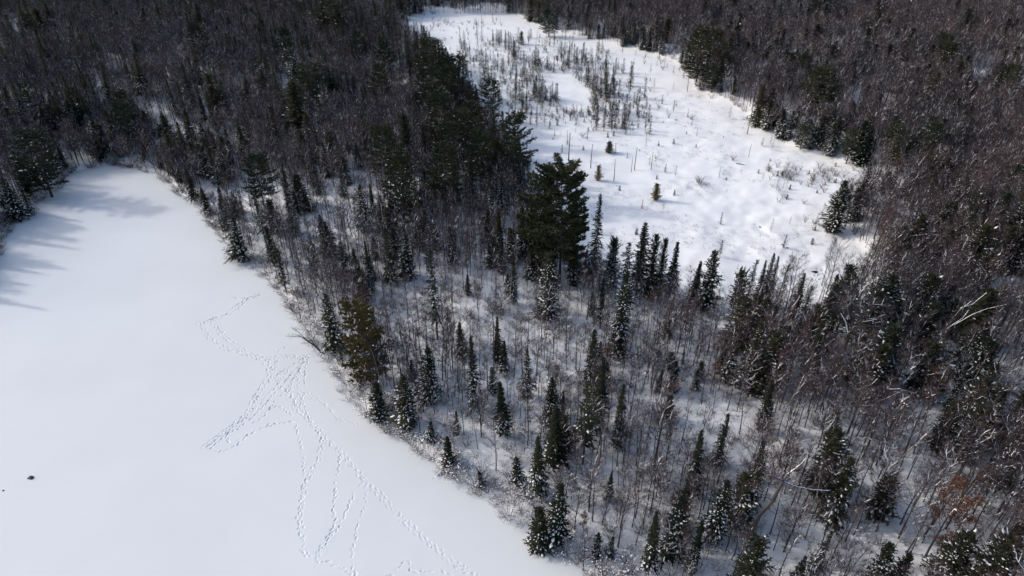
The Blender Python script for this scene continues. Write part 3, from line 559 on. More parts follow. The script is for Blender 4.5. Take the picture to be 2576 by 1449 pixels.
# ------------------------------------------------------------------ trees one can point at: (kind, shape, tip u, tip v, foot v, width px, label)
HEROES = [
 # lake shore and strip
 ('spruce','snowy0',582,543,656,60,'full round-based spruce standing alone at the lake edge beside the white shrubs'),
 ('spruce','spire1',548,468,545,40,'dark narrow spruce on the shore just up the lake from the lone shore spruce'),
 ('spruce','spire2',505,468,540,46,'broad snow-specked spruce overhanging the upper lake shore'),
 ('spruce','sparse0',645,508,610,34,'slim grey-green spruce behind the lone shore spruce'),
 ('spruce','spire0',668,570,665,34,'thin dark spruce inland of the lone shore spruce'),
 ('spruce','sparse1',697,625,735,34,'thin shaggy spruce right above the place where the tracks leave the lake'),
 ('spruce','sparse2',780,597,692,40,'grey open-crowned spruce among bare poles above the tracks'),
 ('spruce','snowy1',817,736,882,52,'pointed snowy spruce left of the big olive pine'),
 ('pine','olivepine',899,746,960,98,'big olive-gold twin-topped pine leaning over the lake shore'),
 ('spruce','spire3',917,606,738,36,'left one of two dark spruces above the olive pine'),
 ('spruce','spire4',966,570,718,42,'right and taller one of two dark spruces above the olive pine'),
 ('spruce','sparse1',1084,626,855,40,'very tall thin spruce with bare lower trunk in the middle of the strip'),
 ('spruce','snowy3',1076,872,1008,66,'short spruce with thick snow slabs on its boughs right of the olive pine'),
 ('spruce','spire5',1185,843,1035,44,'sharp-topped spruce with snowy lower boughs in the middle of the strip'),
 ('spruce','spire0',1249,796,912,28,'very slim dark spruce with snow-covered foot in mid strip'),
 ('spruce','spire2',1269,856,935,30,'small dark-tipped spruce just below the very slim one'),
 ('spruce','snowy2',1326,876,1000,40,'pale snow-dusted spruce right of the small dark-tipped one'),
 ('spruce','spire4',1496,826,965,48,'spruce with a dark tip and heavy snowy skirt below the great snowy spruce'),
 ('spruce','spire1',1519,896,1092,50,'dark-tipped spruce beside bare multi-stem trunks at the strip centre'),
 ('spruce','snowy4',1575,683,895,74,'great spruce plastered with snow on its left side'),
 ('spruce','snowy1',1385,636,806,62,'snowy spruce at the foot of the great dark pine'),
 ('spruce','spire3',1292,636,765,34,'dark slim spruce left of the snowy spruce under the great pine'),
 ('pine','greatpine',1420,425,712,156,'great dark round-crowned pine towering at the bog edge in the picture centre'),
 ('spruce','spire5',1510,485,722,50,'tall dark spruce pressed against the right side of the great pine'),
 ('cedar','cedar3',1545,600,735,60,'dark cedar below the tall spruce beside the great pine'),
 ('spruce','sparse2',1586,610,730,34,'thin spruce at the left end of the bog-edge clump'),
 ('spruce','spire2',1622,556,742,56,'tallest dark spruce of the clump on the near bog edge'),
 ('cedar','dome0',1652,590,745,52,'dark cedar in the middle of the near bog-edge clump'),
 ('cedar','cedar2',1675,600,748,40,'snow-flecked cedar in the near bog-edge clump'),
 ('spruce','spire1',1705,607,745,40,'right-hand dark spruce of the near bog-edge clump'),
 ('spruce','snowy0',1800,626,786,62,'large symmetrical snow-frosted spruce standing alone at the near bog edge'),
 ('spruce','spire0',1762,655,770,34,'small spruce left of the large frosted spruce at the bog edge'),
 ('pine','youngpine',1867,683,775,48,'round young pine right of the large frosted spruce'),
 ('spruce','sparse0',1904,650,772,24,'thin open spruce between young pine and triple spires'),
 ('spruce','spire3',1930,653,770,30,'left spire of the three close spruces on the bog edge'),
 ('spruce','spire4',1947,636,775,34,'tallest spire of the three close spruces on the bog edge'),
 ('spruce','spire5',1960,643,770,30,'right spire of the three close spruces on the bog edge'),
 ('spruce','sparse1',1987,663,795,22,'thin half-bare spruce right of the three spires'),
 ('spruce','spire2',2027,686,805,34,'leaning dark spruce at the near bog edge left of the tall bare tree'),
 ('spruce','sparse0',2042,716,835,26,'slim spruce with open boughs below the leaning bog-edge spruce'),
 ('spruce','spire0',2110,690,810,36,'dark spruce in front of the foot of the tall bare bog-edge tree'),
 ('bare','vase',2097,613,716,40,'tall bare tree standing against the snow at the near bog corner'),
 # lower strip
 ('cedar','cedar4',945,965,1062,58,'left of two dark shore cedars below the olive pine'),
 ('cedar','cedar1',1015,942,1075,66,'right of two dark shore cedars below the olive pine'),
 ('spruce','snowy2',1082,1060,1112,36,'small snowy fir on the shore left of the slanting log'),
 ('spruce','spire4',1126,1098,1172,34,'small dark fir right beside the slanting snowy log'),
 ('spruce','spire1',1259,960,1095,46,'dark narrow spruce in the strip above the slanting log'),
 ('spruce','snowy1',1387,948,1065,46,'snowy spruce right behind the dark pointed spruce'),
 ('spruce','spire0',1399,1023,1176,58,'dark pointed spruce in the lower strip, fuller one of a pair'),
 ('spruce','spire5',1354,1096,1242,52,'lower left one of a pair of dark spruces in the lower strip'),
 ('spruce','snowy0',1299,1148,1218,36,'small grey spruce left of the pair of dark spruces'),
 ('spruce','snowy3',1206,1186,1224,28,'little dark fir on the shore right of the slanting log'),
 ('spruce','snowy0',1410,1213,1374,66,'large dark spruce on the last point of the lake shore'),
 ('cedar','cedar2',1356,1275,1388,62,'bushy cedar with snow at its foot at the very lake edge'),
 ('spruce','sparse0',1483,955,1166,50,'tall grey spruce with open boughs in the strip'),
 ('spruce','spire3',1568,962,1130,44,'tall dark spruce right of the tall grey one'),
 ('spruce','snowy4',1506,1340,1402,34,'knee-high snowy fir left of the picture-bottom spruce pair'),
 ('spruce','snowy2',1542,1350,1402,28,'small snow-laden fir near the multi-stem bare tree'),
 ('spruce','spire2',1653,1283,1440,44,'narrow dark spruce with snowy skirt near the bottom edge'),
 ('spruce','snowy1',1712,1245,1400,60,'snowy spruce right of the narrow dark one near the bottom edge'),
 ('spruce','spire0',1734,1213,1330,42,'olive-tipped spruce above the snowy one near the bottom'),
 ('spruce','spire5',1768,1080,1248,50,'tall tilted-looking spruce with dark tip left of the old crooked maple'),
 ('spruce','spire4',1834,1040,1180,36,'slim spruce above the old crooked maple'),
 ('spruce','snowy3',1834,1205,1362,66,'broad spruce loaded with snow just left of the crooked maple'),
 ('spruce','spire1',1946,955,1085,40,'dark spire in the right strip above the crooked maple'),
 ('spruce','spire3',2027,1400,1480,40,'dark spruce tip rising at the bottom edge right of the crooked maple'),
 ('spruce','snowy2',2093,1335,1470,46,'snow-streaked slim spruce at the bottom edge'),
 ('cedar','cedar4',2108,1078,1238,104,'large shaggy snow-dusted hemlock in the open lower right woods'),
 ('beech','beech0',2420,1225,1400,130,'bushy tree holding rust-coloured leaves in the lower right'),
 ('bare','oak',1678,975,1182,110,'wide-crowned brown bare tree with stout trunk in mid strip'),
 ('bare','vase',1572,1245,1376,90,'bare multi-stem tree fanning out like a vase near the bottom'),
 ('bare','maple0',2170,740,915,120,'big bare tree with snowy limbs in the right woods'),
 ('cedar','dome1',2496,728,860,110,'large dark-domed hemlock at the right edge behind a pale fallen top'),
 ('cedar','cedar4',2484,566,705,92,'broad snow-flecked hemlock on the right beside a clearing'),
 ('cedar','cedar3',2396,578,690,76,'snowy hemlock left of the broad one beside the right clearing'),
 ('cedar','cedar4',2300,610,690,80,'snow-covered cedar low in the right woods near the bog corner'),
 ('spruce','spire4',2070,803,965,40,'dark-tipped spruce in the right strip below the bog corner'),
 ('spruce','snowy2',2065,870,970,50,'snow-plastered spruce close below the dark-tipped one'),
 ('cedar','cedar1',2127,455,582,66,'dark cedar standing at the right bog shore'),
 ('cedar','cedar4',2480,950,1080,110,'snowy hemlock on the right edge of the woods'),
 ('cedar','cedar4',2230,870,1000,100,'big hemlock speckled with snow among bare trees on the right'),
 # right bog side
 ('pine','pine2',1772,68,216,80,'tall brown-green pine at the far right bog edge'),
 ('pine','pine1',1830,105,215,58,'dark pine right of the tall brown-green pine at the bog edge'),
 ('pine','pine0',1800,165,232,50,'lower pine in front of the tall brown-green pine at the bog edge'),
 ('cedar','dome2',1920,217,318,44,'dark narrow cedar at the right bog edge beside a dead pole'),
 ('pine','pine3',2068,172,300,84,'dark clumped pine rising above the right woods'),
 ('pine','pine2',2027,315,375,52,'round dark pine at the right bog edge below the clumped pine'),
 ('pine','pine1',2152,327,412,56,'olive-dark pine at the right bog edge above the dark cedar'),
 ('pine','pine0',2267,310,430,64,'dark green pine inside the right woods'),
 ('pine','pine3',2340,393,490,60,'dull green pine deeper in the right woods'),
 ('cedar','dome1',1682,47,108,40,'dark blunt cedar at the far end of the right bog edge'),
 ('spruce','snowy3',1726,60,122,22,'snow-plastered white spruce at the far right bog edge'),
 ('pine','pine2',1382,25,92,44,'dark round tree at the far bog edge near the top of the picture'),
 ('snag','snag0',1890,283,338,None,'grey dead pole at the right bog edge beside the narrow cedar'),
 # left bog side
 ('pine','pine1',1079,97,235,80,'pale green pine crown against the bog at the left bog edge'),
 ('pine','pine3',1132,143,290,56,'ragged pine right below the pale green crown at the left bog edge'),
 ('pine','pine2',1187,230,345,48,'spiky pine beside the bog above the big dark pines'),
 ('pine','pine3',1109,240,420,88,'massive dark pine in the middle of the strip'),
 ('pine','pine0',1160,270,430,84,'massive dark pine touching the bog left of the plumed pine'),
 ('spruce','spire2',1242,280,440,42,'narrow dark spruce left of the plumed pine at the bog edge'),
 ('pine','pine3',1288,290,490,88,'plumed pine with long boughs reaching over the bog'),
 ('cedar','dome0',1016,290,430,68,'round-topped nearly black cedar in the upper strip'),
 ('pine','pine1',1205,330,500,72,'dark pine left of the plumed pine further inland'),
 ('spruce','spire5',1140,180,300,28,'thin dark spruce at the left bog edge'),
 ('spruce','spire4',1060,60,170,34,'dark spruce at the upper left bog edge'),
 ('spruce','spire1',1020,75,180,34,'dark spruce at the top left corner of the bog'),
 ('spruce','spire3',1006,70,190,22,'thin dark spire at the left bog edge near its top left corner'),
 ('spruce','spire0',1026,103,220,22,'dark spire at the left bog edge, left of a close neighbour'),
 ('spruce','spire2',1041,107,226,24,'dark spire at the left bog edge, right of a close neighbour'),
 ('spruce','spire5',1103,107,240,24,'dark spire right beside the pale green pine crown at the bog edge'),
 ('spruce','spire1',1170,215,335,26,'dark spire at the left bog edge above the spiky pine'),
 ('spruce','spire4',1206,268,395,28,'dark spire at the left bog edge below the spiky pine'),
 ('spruce','spire0',1226,300,425,28,'dark spire at the bog edge left of the narrow dark spruce'),
 ('spruce','snowy2',1335,440,560,44,'dark tree right at the bog edge below the plumed pine'),
 # upper left
 ('pine','pine0',62,323,500,136,'big dark snowy pine standing at the far left lake shore'),
 ('spruce','snowy1',5,443,556,90,'grey spruce cut by the left edge of the picture beside the lake'),
 ('spruce','spire0',113,5,50,18,'dark spire high on the far left hillside'),
 ('spruce','dome2',88,22,70,32,'wide dark spire at the far upper left'),
 ('spruce','spire2',43,10,65,20,'dark spire near the upper left corner'),
 ('spruce','spire3',677,65,120,20,'dark spire in the upper left woods below the upper row'),
 ('spruce','spire4',715,48,125,20,'taller dark spire right of a similar one in the upper woods'),
 ('spruce','spire5',651,103,172,22,'dark spire just left of the pair in the upper woods'),
 ('spruce','dome2',523,187,275,32,'blunt nearly black spruce alone amid the upper left hardwoods'),
 ('pine','pine1',782,160,235,60,'round dark pine in the upper woods left of the strip'),
 ('spruce','snowy4',727,100,215,40,'tall spruce with snowy left side in the upper woods'),
 ('spruce','dome0',733,207,310,46,'large black-green spruce below the round dark pine'),
 ('spruce','spire0',493,8,60,22,'dark spire near the top of the picture left of centre'),
 ('pine','pine0',825,-6,70,62,'dark pine at the top of the picture above the strip'),
 ('spruce','spire1',335,133,210,24,'dark spruce with snow on one side amid hardwoods on the left hill'),
 ('spruce','spire2',255,177,235,22,'dark spire above the lake end on the left hillside'),
 ('spruce','spire3',200,188,240,18,'small dark spire left of another above the lake end'),
 ('spruce','spire4',130,240,310,22,'dark spire above the big far left pine'),
 ('spruce','spire5',198,233,300,18,'thin dark spire between the far left pine and the lake end'),
 ('spruce','spire0',403,278,350,20,'dark spire behind the far end of the lake'),
 ('spruce','spire1',463,277,350,22,'dark spire right of the far end of the lake'),
 ('cedar','dome1',418,337,458,52,'tall dark cedar at the head of the lake shore'),
 # bog
 ('bog','bogspruce0',1292,90,138,15,'tallest black spruce at the far tip of the bog thicket'),
 ('pine','youngpine',1312,80,112,16,'pale young pine beside the tallest bog spruce'),
 ('pine','youngpine1',1506,417,454,22,'young yellow-green pine alone on the open bog beside a dead pole'),
 ('pine','youngpine',1533,357,384,22,'small bushy pine in the bog below the thicket'),
 ('pine','youngpine1',1654,463,503,28,'squat round young pine alone on the near bog'),
 ('snag','snag1',1434,333,404,None,'leaning dead pole at the left of the bog poles'),
 ('snag','snag2',1490,362,423,None,'second slanted dead pole on the bog'),
 ('snag','snag0',1549,398,455,None,'thickest upright dead pole on the bog beside the young pine'),
 ('snag','snag1',1602,370,428,None,'tall thin dead pole on the open bog'),
 ('snag','snag2',1643,380,426,None,'thin dead pole right of the tall one on the bog'),
 ('snag','snag0',1592,393,432,None,'faint leaning dead pole between two others on the bog'),
 ('snag','snag1',1628,335,368,None,'short dead pole under the bog thicket'),
 ('snag','snag2',1814,415,448,None,'short dead pole alone on the right bog'),
 ('snag','snag0',1735,183,230,None,'pair-like grey dead pole at the right bog edge under the pines'),
 ('snag','snag1',1890,360,395,None,'lone thin dead stick on the bog near its right edge'),
 ('snag','snag1',1322,1028,1084,None,'broken dead trunk slanting in the lower strip'),
]
for k, pr, tu, tv, bv, w, lab in HEROES:
    if bv < 360 and tu < 830 and k != 'bare': bv += 34; w = w and w * 2.0
    hero(k, pr, tu, tv, bv, lab, w and w * (1.32 if k == 'spruce' and bv > 400 else 1.12))
HX = [[q['x'], q['y']] for q in PLANTS]; HR = [11.0 if (HEROES[i][4] < 420 and q['kind'] in ('spruce', 'pine', 'cedar')) else 2.0 for i, q in enumerate(PLANTS)]
for u, v in [(1877, 1376), (1900, 1330), (1935, 1300), (1890, 1400), (1960, 1290), (1990, 1330), (1920, 1420), (2212, 1260), (2240, 1240), (2270, 1230), (2370, 905), (2157, 915), (815, 888)]: HX.append(at(u, v)[:2]); HR.append(2.5)
HX = np.array(HX); HR = np.array(HR)

# ------------------------------------------------------------------ the rest of the woods, scattered by place
CS = 1.55
gx, gy = np.meshgrid(np.arange(-420, 420, CS), np.arange(36, 500, CS)); gx = gx.ravel(); gy = gy.ravel()
gx = gx + nrg.uniform(-.5, .5, gx.size) * CS; gy = gy + nrg.uniform(-.5, .5, gy.size) * CS
keep = np.abs(gx) < 0.80 * gy + 55; gx = gx[keep]; gy = gy[keep]
gz, gdl, gdb = ground(gx, gy, True); gu, gv, _ = project(gx, gy, gz)
n1 = fbm(gx / 16, gy / 16, 2); n2 = fbm(gx / 11 + 50, gy / 11 + 30, 2); n3 = fbm(gx / 30 + 90, gy / 30, 2)
def bump(u, v, ru, rv): return np.exp(-(((gu - u) / ru) ** 2 + ((gv - v) / rv) ** 2))
land = (gdl > 0.5) & (gdb > 0.4)
far = ss(900, 350, gv)
right = ss(1650, 2000, gu)
hard = (0.225 - 0.072 * right * ss(850, 1150, gv) - 0.080 * far + .025 * far * ss(1000, 800, gu) + 0.0 * right) * (0.40 + 1.2 * ss(.30, .70, n1))
hard = hard * (1 - .65 * bump(2440, 700, 130, 60)) * (1 - .6 * bump(2100, 735, 110, 50)) * (1 - .6 * bump(1450, 760, 110, 50)) * (1 - .75 * bump(1500, 1230, 110, 60)) * (1 - .8 * ss(9, 1, gdl) * (gv > 500)) * (1 - .5 * bump(330, 380, 90, 50))
con = 0.020 - 0.004 * far + .006 * right * ss(1150, 950, gv)
con = con + .026 * bump(1130, 420, 200, 200) + .016 * bump(900, 420, 250, 110) + .020 * bump(1330, 620, 120, 100) + .022 * bump(560, 440, 170, 70) + .055 * bump(240, 340, 190, 65)
con = con + .022 * bump(2250, 560, 300, 150) + .024 * bump(2180, 860, 280, 130) + .020 * bump(2500, 1050, 160, 190) + .003 * bump(2300, 1250, 400, 150) + .014 * bump(800, 90, 300, 90) + .018 * bump(1500, 60, 330, 50) * (gdb < 40) + .02 * bump(1650, 800, 130, 60) + .022 * bump(1990, 820, 130, 40)
con = con + .04 * np.exp(-(gdb / 5.0) ** 2) * (gv < 480)
con = con * (0.25 + 1.5 * ss(.35, .7, n2)) * (1 - .4 * bump(1150, 820, 200, 90)) * (1 - .6 * bump(2250, 1300, 300, 130)) * (1 - .5 * bump(430, 240, 260, 70)) * (1 - .92 * bump(2090, 735, 130, 55))
under = 0.040 + .20 * ss(500, 800, gv) * (1 - right * .5)
under = under + .42 * ss(5.5, 1.5, gdl) * (gdl > .5) * (gv > 380) + .10 * ss(6, .5, gdb) * (gv < 500)
area = CS * CS
rr = nrg.random(gx.size)
pc = con * area * land * (gdl > 1.4); ph = hard * area * land * (gdl > 1.4); pu = under * area * land
isC = rr < pc; isH = (rr >= pc) & (rr < pc + ph); isU = (rr >= pc + ph) & (rr < pc + ph + pu)
for i in np.nonzero(isC | isH | isU)[0]:
    x, y, z, u, v = gx[i], gy[i], gz[i] - .12, gu[i], gv[i]
    dh = np.min((HX[:, 0] - x) ** 2 + (HX[:, 1] - y) ** 2)
    q = rnd.random()
    if isC[i]:
        if dh < 6.5: continue
        H = rnd.uniform(6, 13) * (.75 if gdl[i] < 8 else 1); fat = rnd.uniform(1.0, 1.45) if v < 1000 else rnd.uniform(.8, 1.1)
        openw = v > 720 and u < 1800
        if openw: H *= rnd.uniform(.45, .85)
        tall = bool(abs(u - 1120) < 170 and abs(v - 420) < 170)
        if tall and q < .09: plant('pine', f'pine{rnd.randint(0, 3)}', x, y, z, rnd.uniform(15, 21))
        elif gdb[i] < 10 and v < 480 and u < 1350 and q < .5: plant('spruce', f'spire{rnd.randint(0, 5)}', x, y, z, rnd.uniform(10, 17), sx=fat)
        elif v < 330 and u < 1000 and q < .6: plant('spruce', f'spire{rnd.randint(0, 5)}', x, y, z, rnd.uniform(9, 16), sx=fat)
        elif u > 1800 and q < .45: plant('cedar', f'cedar{rnd.randint(2, 4)}', x, y, z, H, sx=fat)
        elif u > 1800 and q < .75: plant('spruce', f'snowy{rnd.randint(0, 4)}', x, y, z, H * .95, sx=fat)
        elif v < 420 and u < 450 and q < .6: plant('cedar' if q < .3 else 'spruce', (f'cedar{rnd.randint(2, 4)}' if q < .3 else f'snowy{rnd.randint(0, 4)}'), x, y, z, H * .8, sx=fat)
        elif q < .30: plant('spruce', f'spire{rnd.randint(0, 5)}', x, y, z, H * 1.1, sx=fat)
        elif q < .62: plant('spruce', f'snowy{rnd.randint(0, 4)}', x, y, z, H * .9, sx=fat)
        elif q < .74: plant('spruce', f'sparse{rnd.randint(0, 2)}', x, y, z, H, sx=fat)
        elif q < .97: plant('cedar', f'cedar{rnd.randint(0, 4)}', x, y, z, H * .85, sx=fat)
        elif v < 700: plant('pine', f'pine{rnd.randint(0, 3)}', x, y, z, rnd.uniform(12, 17))
    elif isH[i]:
        if dh < 2.0 or np.any((np.abs(HX[:, 0] - x - .2 * (HX[:, 1] - y) * x / max(y, 1)) < HR * .28) & (HX[:, 1] - y > -1.5) & (HX[:, 1] - y < HR)): continue
        lean = dict(tilt=abs(rnd.gauss(0, .05)), taz=rnd.uniform(0, 6.28))
        if v > 520 and u < 1900:
            H = rnd.uniform(4.5, 10.5)
            if q < .05: plant('birch', f'birch{rnd.randint(0, 1)}', x, y, z, H, **lean)
            elif q < .08: plant('beech', f'beech{rnd.randint(0, 2)}', x, y, z, H * .6, **lean)
            elif q < .22: plant('bare', f'maple{rnd.randint(0, 4)}', x, y, z, H * 1.05, **lean)
            else: plant('bare', f'pole{rnd.randint(0, 4)}', x, y, z, H, **lean)
        else:
            H = rnd.uniform(7.5, 12.5) if u > 1000 else rnd.uniform(6.5, 10.5)
            if q < .05: plant('birch', f'birch{rnd.randint(0, 1)}', x, y, z, H, **lean)
            elif q < .075: plant('beech', f'beech{rnd.randint(0, 2)}', x, y, z, H * .65, **lean)
            elif q < (.55 if v < 500 else .25): plant('bare', f'maple{rnd.randint(0, 4)}', x, y, z, H, **lean)
            else: plant('bare', f'pole{rnd.randint(0, 4)}', x, y, z, H, **lean)
    else:
        if gdl[i] < 6 and q < .85: plant('shrub', f'shrub{rnd.randint(0, 4)}', x, y, z, rnd.uniform(1.2, 2.7))
        elif q < .45: plant('sapling', f'sapling{rnd.randint(0, 2)}', x, y, z, rnd.uniform(2.5, 5.5), tilt=abs(rnd.gauss(0, .06)), taz=rnd.uniform(0, 6.28))
        elif q < .93: plant('shrub', f'shrub{rnd.randint(0, 4)}', x, y, z, rnd.uniform(1.0, 2.6))
        else: plant('shrub', 'rustbush', x, y, z, rnd.uniform(1.2, 2.2))

# trees just beyond the left edge of the picture, whose shadows lie on the lake
for x, y, H, pr in [(-118, 121, 14.5, 'spire1'), (-126, 146, 14, 'spire2'), (-123.5, 137, 13.5, 'snowy1'), (-121, 128.5, 9, 'snowy2'), (-128, 124, 13, 'spire3'), (-131, 151, 15, 'cedar2'), (-134, 140, 15, 'pine1'), (-138, 158, 17, 'pine0'), (-124, 158, 10, 'snowy0'), (-133, 131, 12, 'spire5')]:
    plant('pine' if 'pine' in pr else 'cedar' if 'cedar' in pr else 'spruce', pr, x, y, height(x, y) - .2, H)

# bog: thicket of black spruce and larch round a small snowy clearing, thinning outwards
THICK = [(1165, 125), (1230, 112), (1290, 98), (1330, 118), (1390, 128), (1450, 148), (1530, 182), (1590, 212), (1608, 260), (1600, 300), (1545, 318), (1490, 312), (1450, 292), (1390, 285), (1310, 290), (1250, 270), (1195, 262), (1170, 215)]
CLEAR = [(1368, 192), (1425, 192), (1450, 212), (1482, 238), (1478, 268), (1440, 272), (1400, 240)]
k = 0
while k < 640:
    u, v = rnd.uniform(1150, 1640), rnd.uniform(95, 345)
    if inside(CLEAR, u, v) < 4: continue
    d = inside(THICK, u, v)
    if rnd.random() > (1.0 if d < 0 else math.exp(-d / 16.0) * .5): continue
    if d < 0 and rnd.random() > .35 + .65 * math.exp(-max(inside(CLEAR, u, v) - 12, 0) / 45.0): continue
    if d < 0 and vn(np.array([u / 28.]), np.array([v / 14.]))[0] < .30: continue
    if inside(CLEAR, u, v) < 9: continue
    x, y, z = at(u, v); k += 1
    q = rnd.random(); H = rnd.choice([rnd.uniform(2.5, 5), rnd.uniform(4, 7), rnd.uniform(6, 8.5)])
    if v > 262 and 1370 < u < 1490: H = rnd.uniform(1.5, 3.2)
    if q < .50: plant('bog', f'bogspruce{rnd.randint(0, 3)}', x, y, z - .1, H)
    elif q < .78: plant('larch', f'larch{rnd.randint(0, 3)}', x, y, z - .1, H)
    else: plant('tuft', f'tuft{rnd.randint(0, 2)}', x, y, z - .05, rnd.uniform(1, 2.2))
k = 0
while k < 150:   # lone small ones on the open bog
    u, v = rnd.uniform(1000, 2180), rnd.uniform(55, 690)
    x, y, z = at(u, v)
    if inside(BOG, x, y) > -2 or inside(THICK, u, v) < 8 or inside(CLEAR, u, v) < 3: continue
    near_t = math.exp(-(max(v - 300, 0) / 90.0) ** 2) * (1150 < u < 1760) + .35 * (v < 110) + .10
    if rnd.random() > near_t: continue
    k += 1; q = rnd.random()
    if q < .28: plant('bog', f'bogspruce{rnd.randint(0, 3)}', x, y, z - .1, rnd.uniform(1.8, 4.5))
    elif q < .58: plant('larch', f'larch{rnd.randint(0, 3)}', x, y, z - .1, rnd.uniform(1.8, 4.8))
    elif q < .85: plant('tuft', f'tuft{rnd.randint(0, 2)}', x, y, z - .05, rnd.uniform(.7, 1.8))
    else: plant('shrub', f'shrub{rnd.randint(0, 4)}', x, y, z - .05, rnd.uniform(.9, 2.0))
WISPS = [(1960, 440, 55, 28, 34), (2080, 450, 60, 26, 34), (2020, 455, 50, 22, 22), (2060, 580, 25, 18, 12), (1765, 465, 16, 8, 7), (1190, 60, 130, 14, 26), (1075, 62, 45, 18, 22), (1240, 95, 120, 16, 16), (1300, 145, 100, 36, 120), (1260, 210, 90, 55, 100), (1560, 260, 70, 60, 70), (1450, 165, 80, 20, 50), (1500, 250, 30, 50, 60), (1360, 240, 30, 50, 60), (1420, 290, 70, 14, 50), (1420, 165, 90, 18, 14), (1880, 290, 14, 30, 12), (1650, 150, 90, 22, 14), (1975, 505, 10, 8, 5)]
for u0, v0, su, sv, n_ in WISPS:
    for _ in range(n_):
        u, v = rnd.gauss(u0, su * .6), rnd.gauss(v0, sv * .6); x, y, z = at(u, v)
        if inside(BOG, x, y) > -.5 or inside(CLEAR, u, v) < 5: continue
        q = rnd.random()
        if q < .72: plant('wisp', f'wisp{rnd.randint(0, 1)}', x, y, z - .05, rnd.uniform(.9, 2.2))
        elif q < .85: plant('larch', f'larch{rnd.randint(0, 3)}', x, y, z - .1, rnd.uniform(1.5, 4))
        else: plant('tuft', f'tuft{rnd.randint(0, 2)}', x, y, z - .05, rnd.uniform(.7, 1.6))
# low heath tips poking through the bog snow: nobody could count them
hv, hf = [], []
for _ in range(9000):
    u, v = rnd.uniform(1000, 2190), 45 + 660 * rnd.random() ** 1.2
    x, y = flat(u, v, 1.0)
    if vn(np.array([x / 9.]), np.array([y / 9.]))[0] < .52: continue
    hv.append((x, y))
hv = np.array(hv); hz, _, hb = ground(hv[:, 0], hv[:, 1], True)
mbh = MB()
for (x, y), z, d in zip(hv, hz, hb):
    if d > -.6: continue
    for _ in range(rnd.randint(4, 9)):
        o = V((x + rnd.gauss(0, .35), y + rnd.gauss(0, .35), z - .05)); e = o + V((rnd.uniform(-.15, .15), rnd.uniform(-.15, .15), rnd.uniform(.15, .6))); w_ = polar(rnd.uniform(0, 6.28), .028); mbh.tri('h', o - w_, o + w_, e)
o = bpy.data.objects.new('heath_tips', mbh.mesh('heath_tips', ['h'], {'h': 'larch'})); COL.objects.link(o); o['kind'] = 'stuff'; o['label'] = 'thin brown heath tips poking through the snow of the open bog'; o['category'] = 'heath'

lit = np.nonzero(land & (gv > 480) & (gdl > 1.5) & (nrg.random(gx.size) < .12))[0][:9000]; mbl = MB()
for i in lit:
    o = V((gx[i] + .5, gy[i] + .4, gz[i] + .03)); d = polar(rnd.uniform(0, 6.28), rnd.uniform(.3, 1.3)); e = o + d + V((0, 0, rnd.uniform(-.05, .3))); w_ = V((-d.y, d.x, 0)).normalized() * rnd.uniform(.012, .035); mbl.tri('h', o - w_, o + w_, e)
o = bpy.data.objects.new('twig_litter', mbl.mesh('twig_litter', ['h'], {'h': 'twig'})); COL.objects.link(o); o['kind'] = 'stuff'; o['label'] = 'fallen twigs and litter on the snow between the trees'; o['category'] = 'twigs'

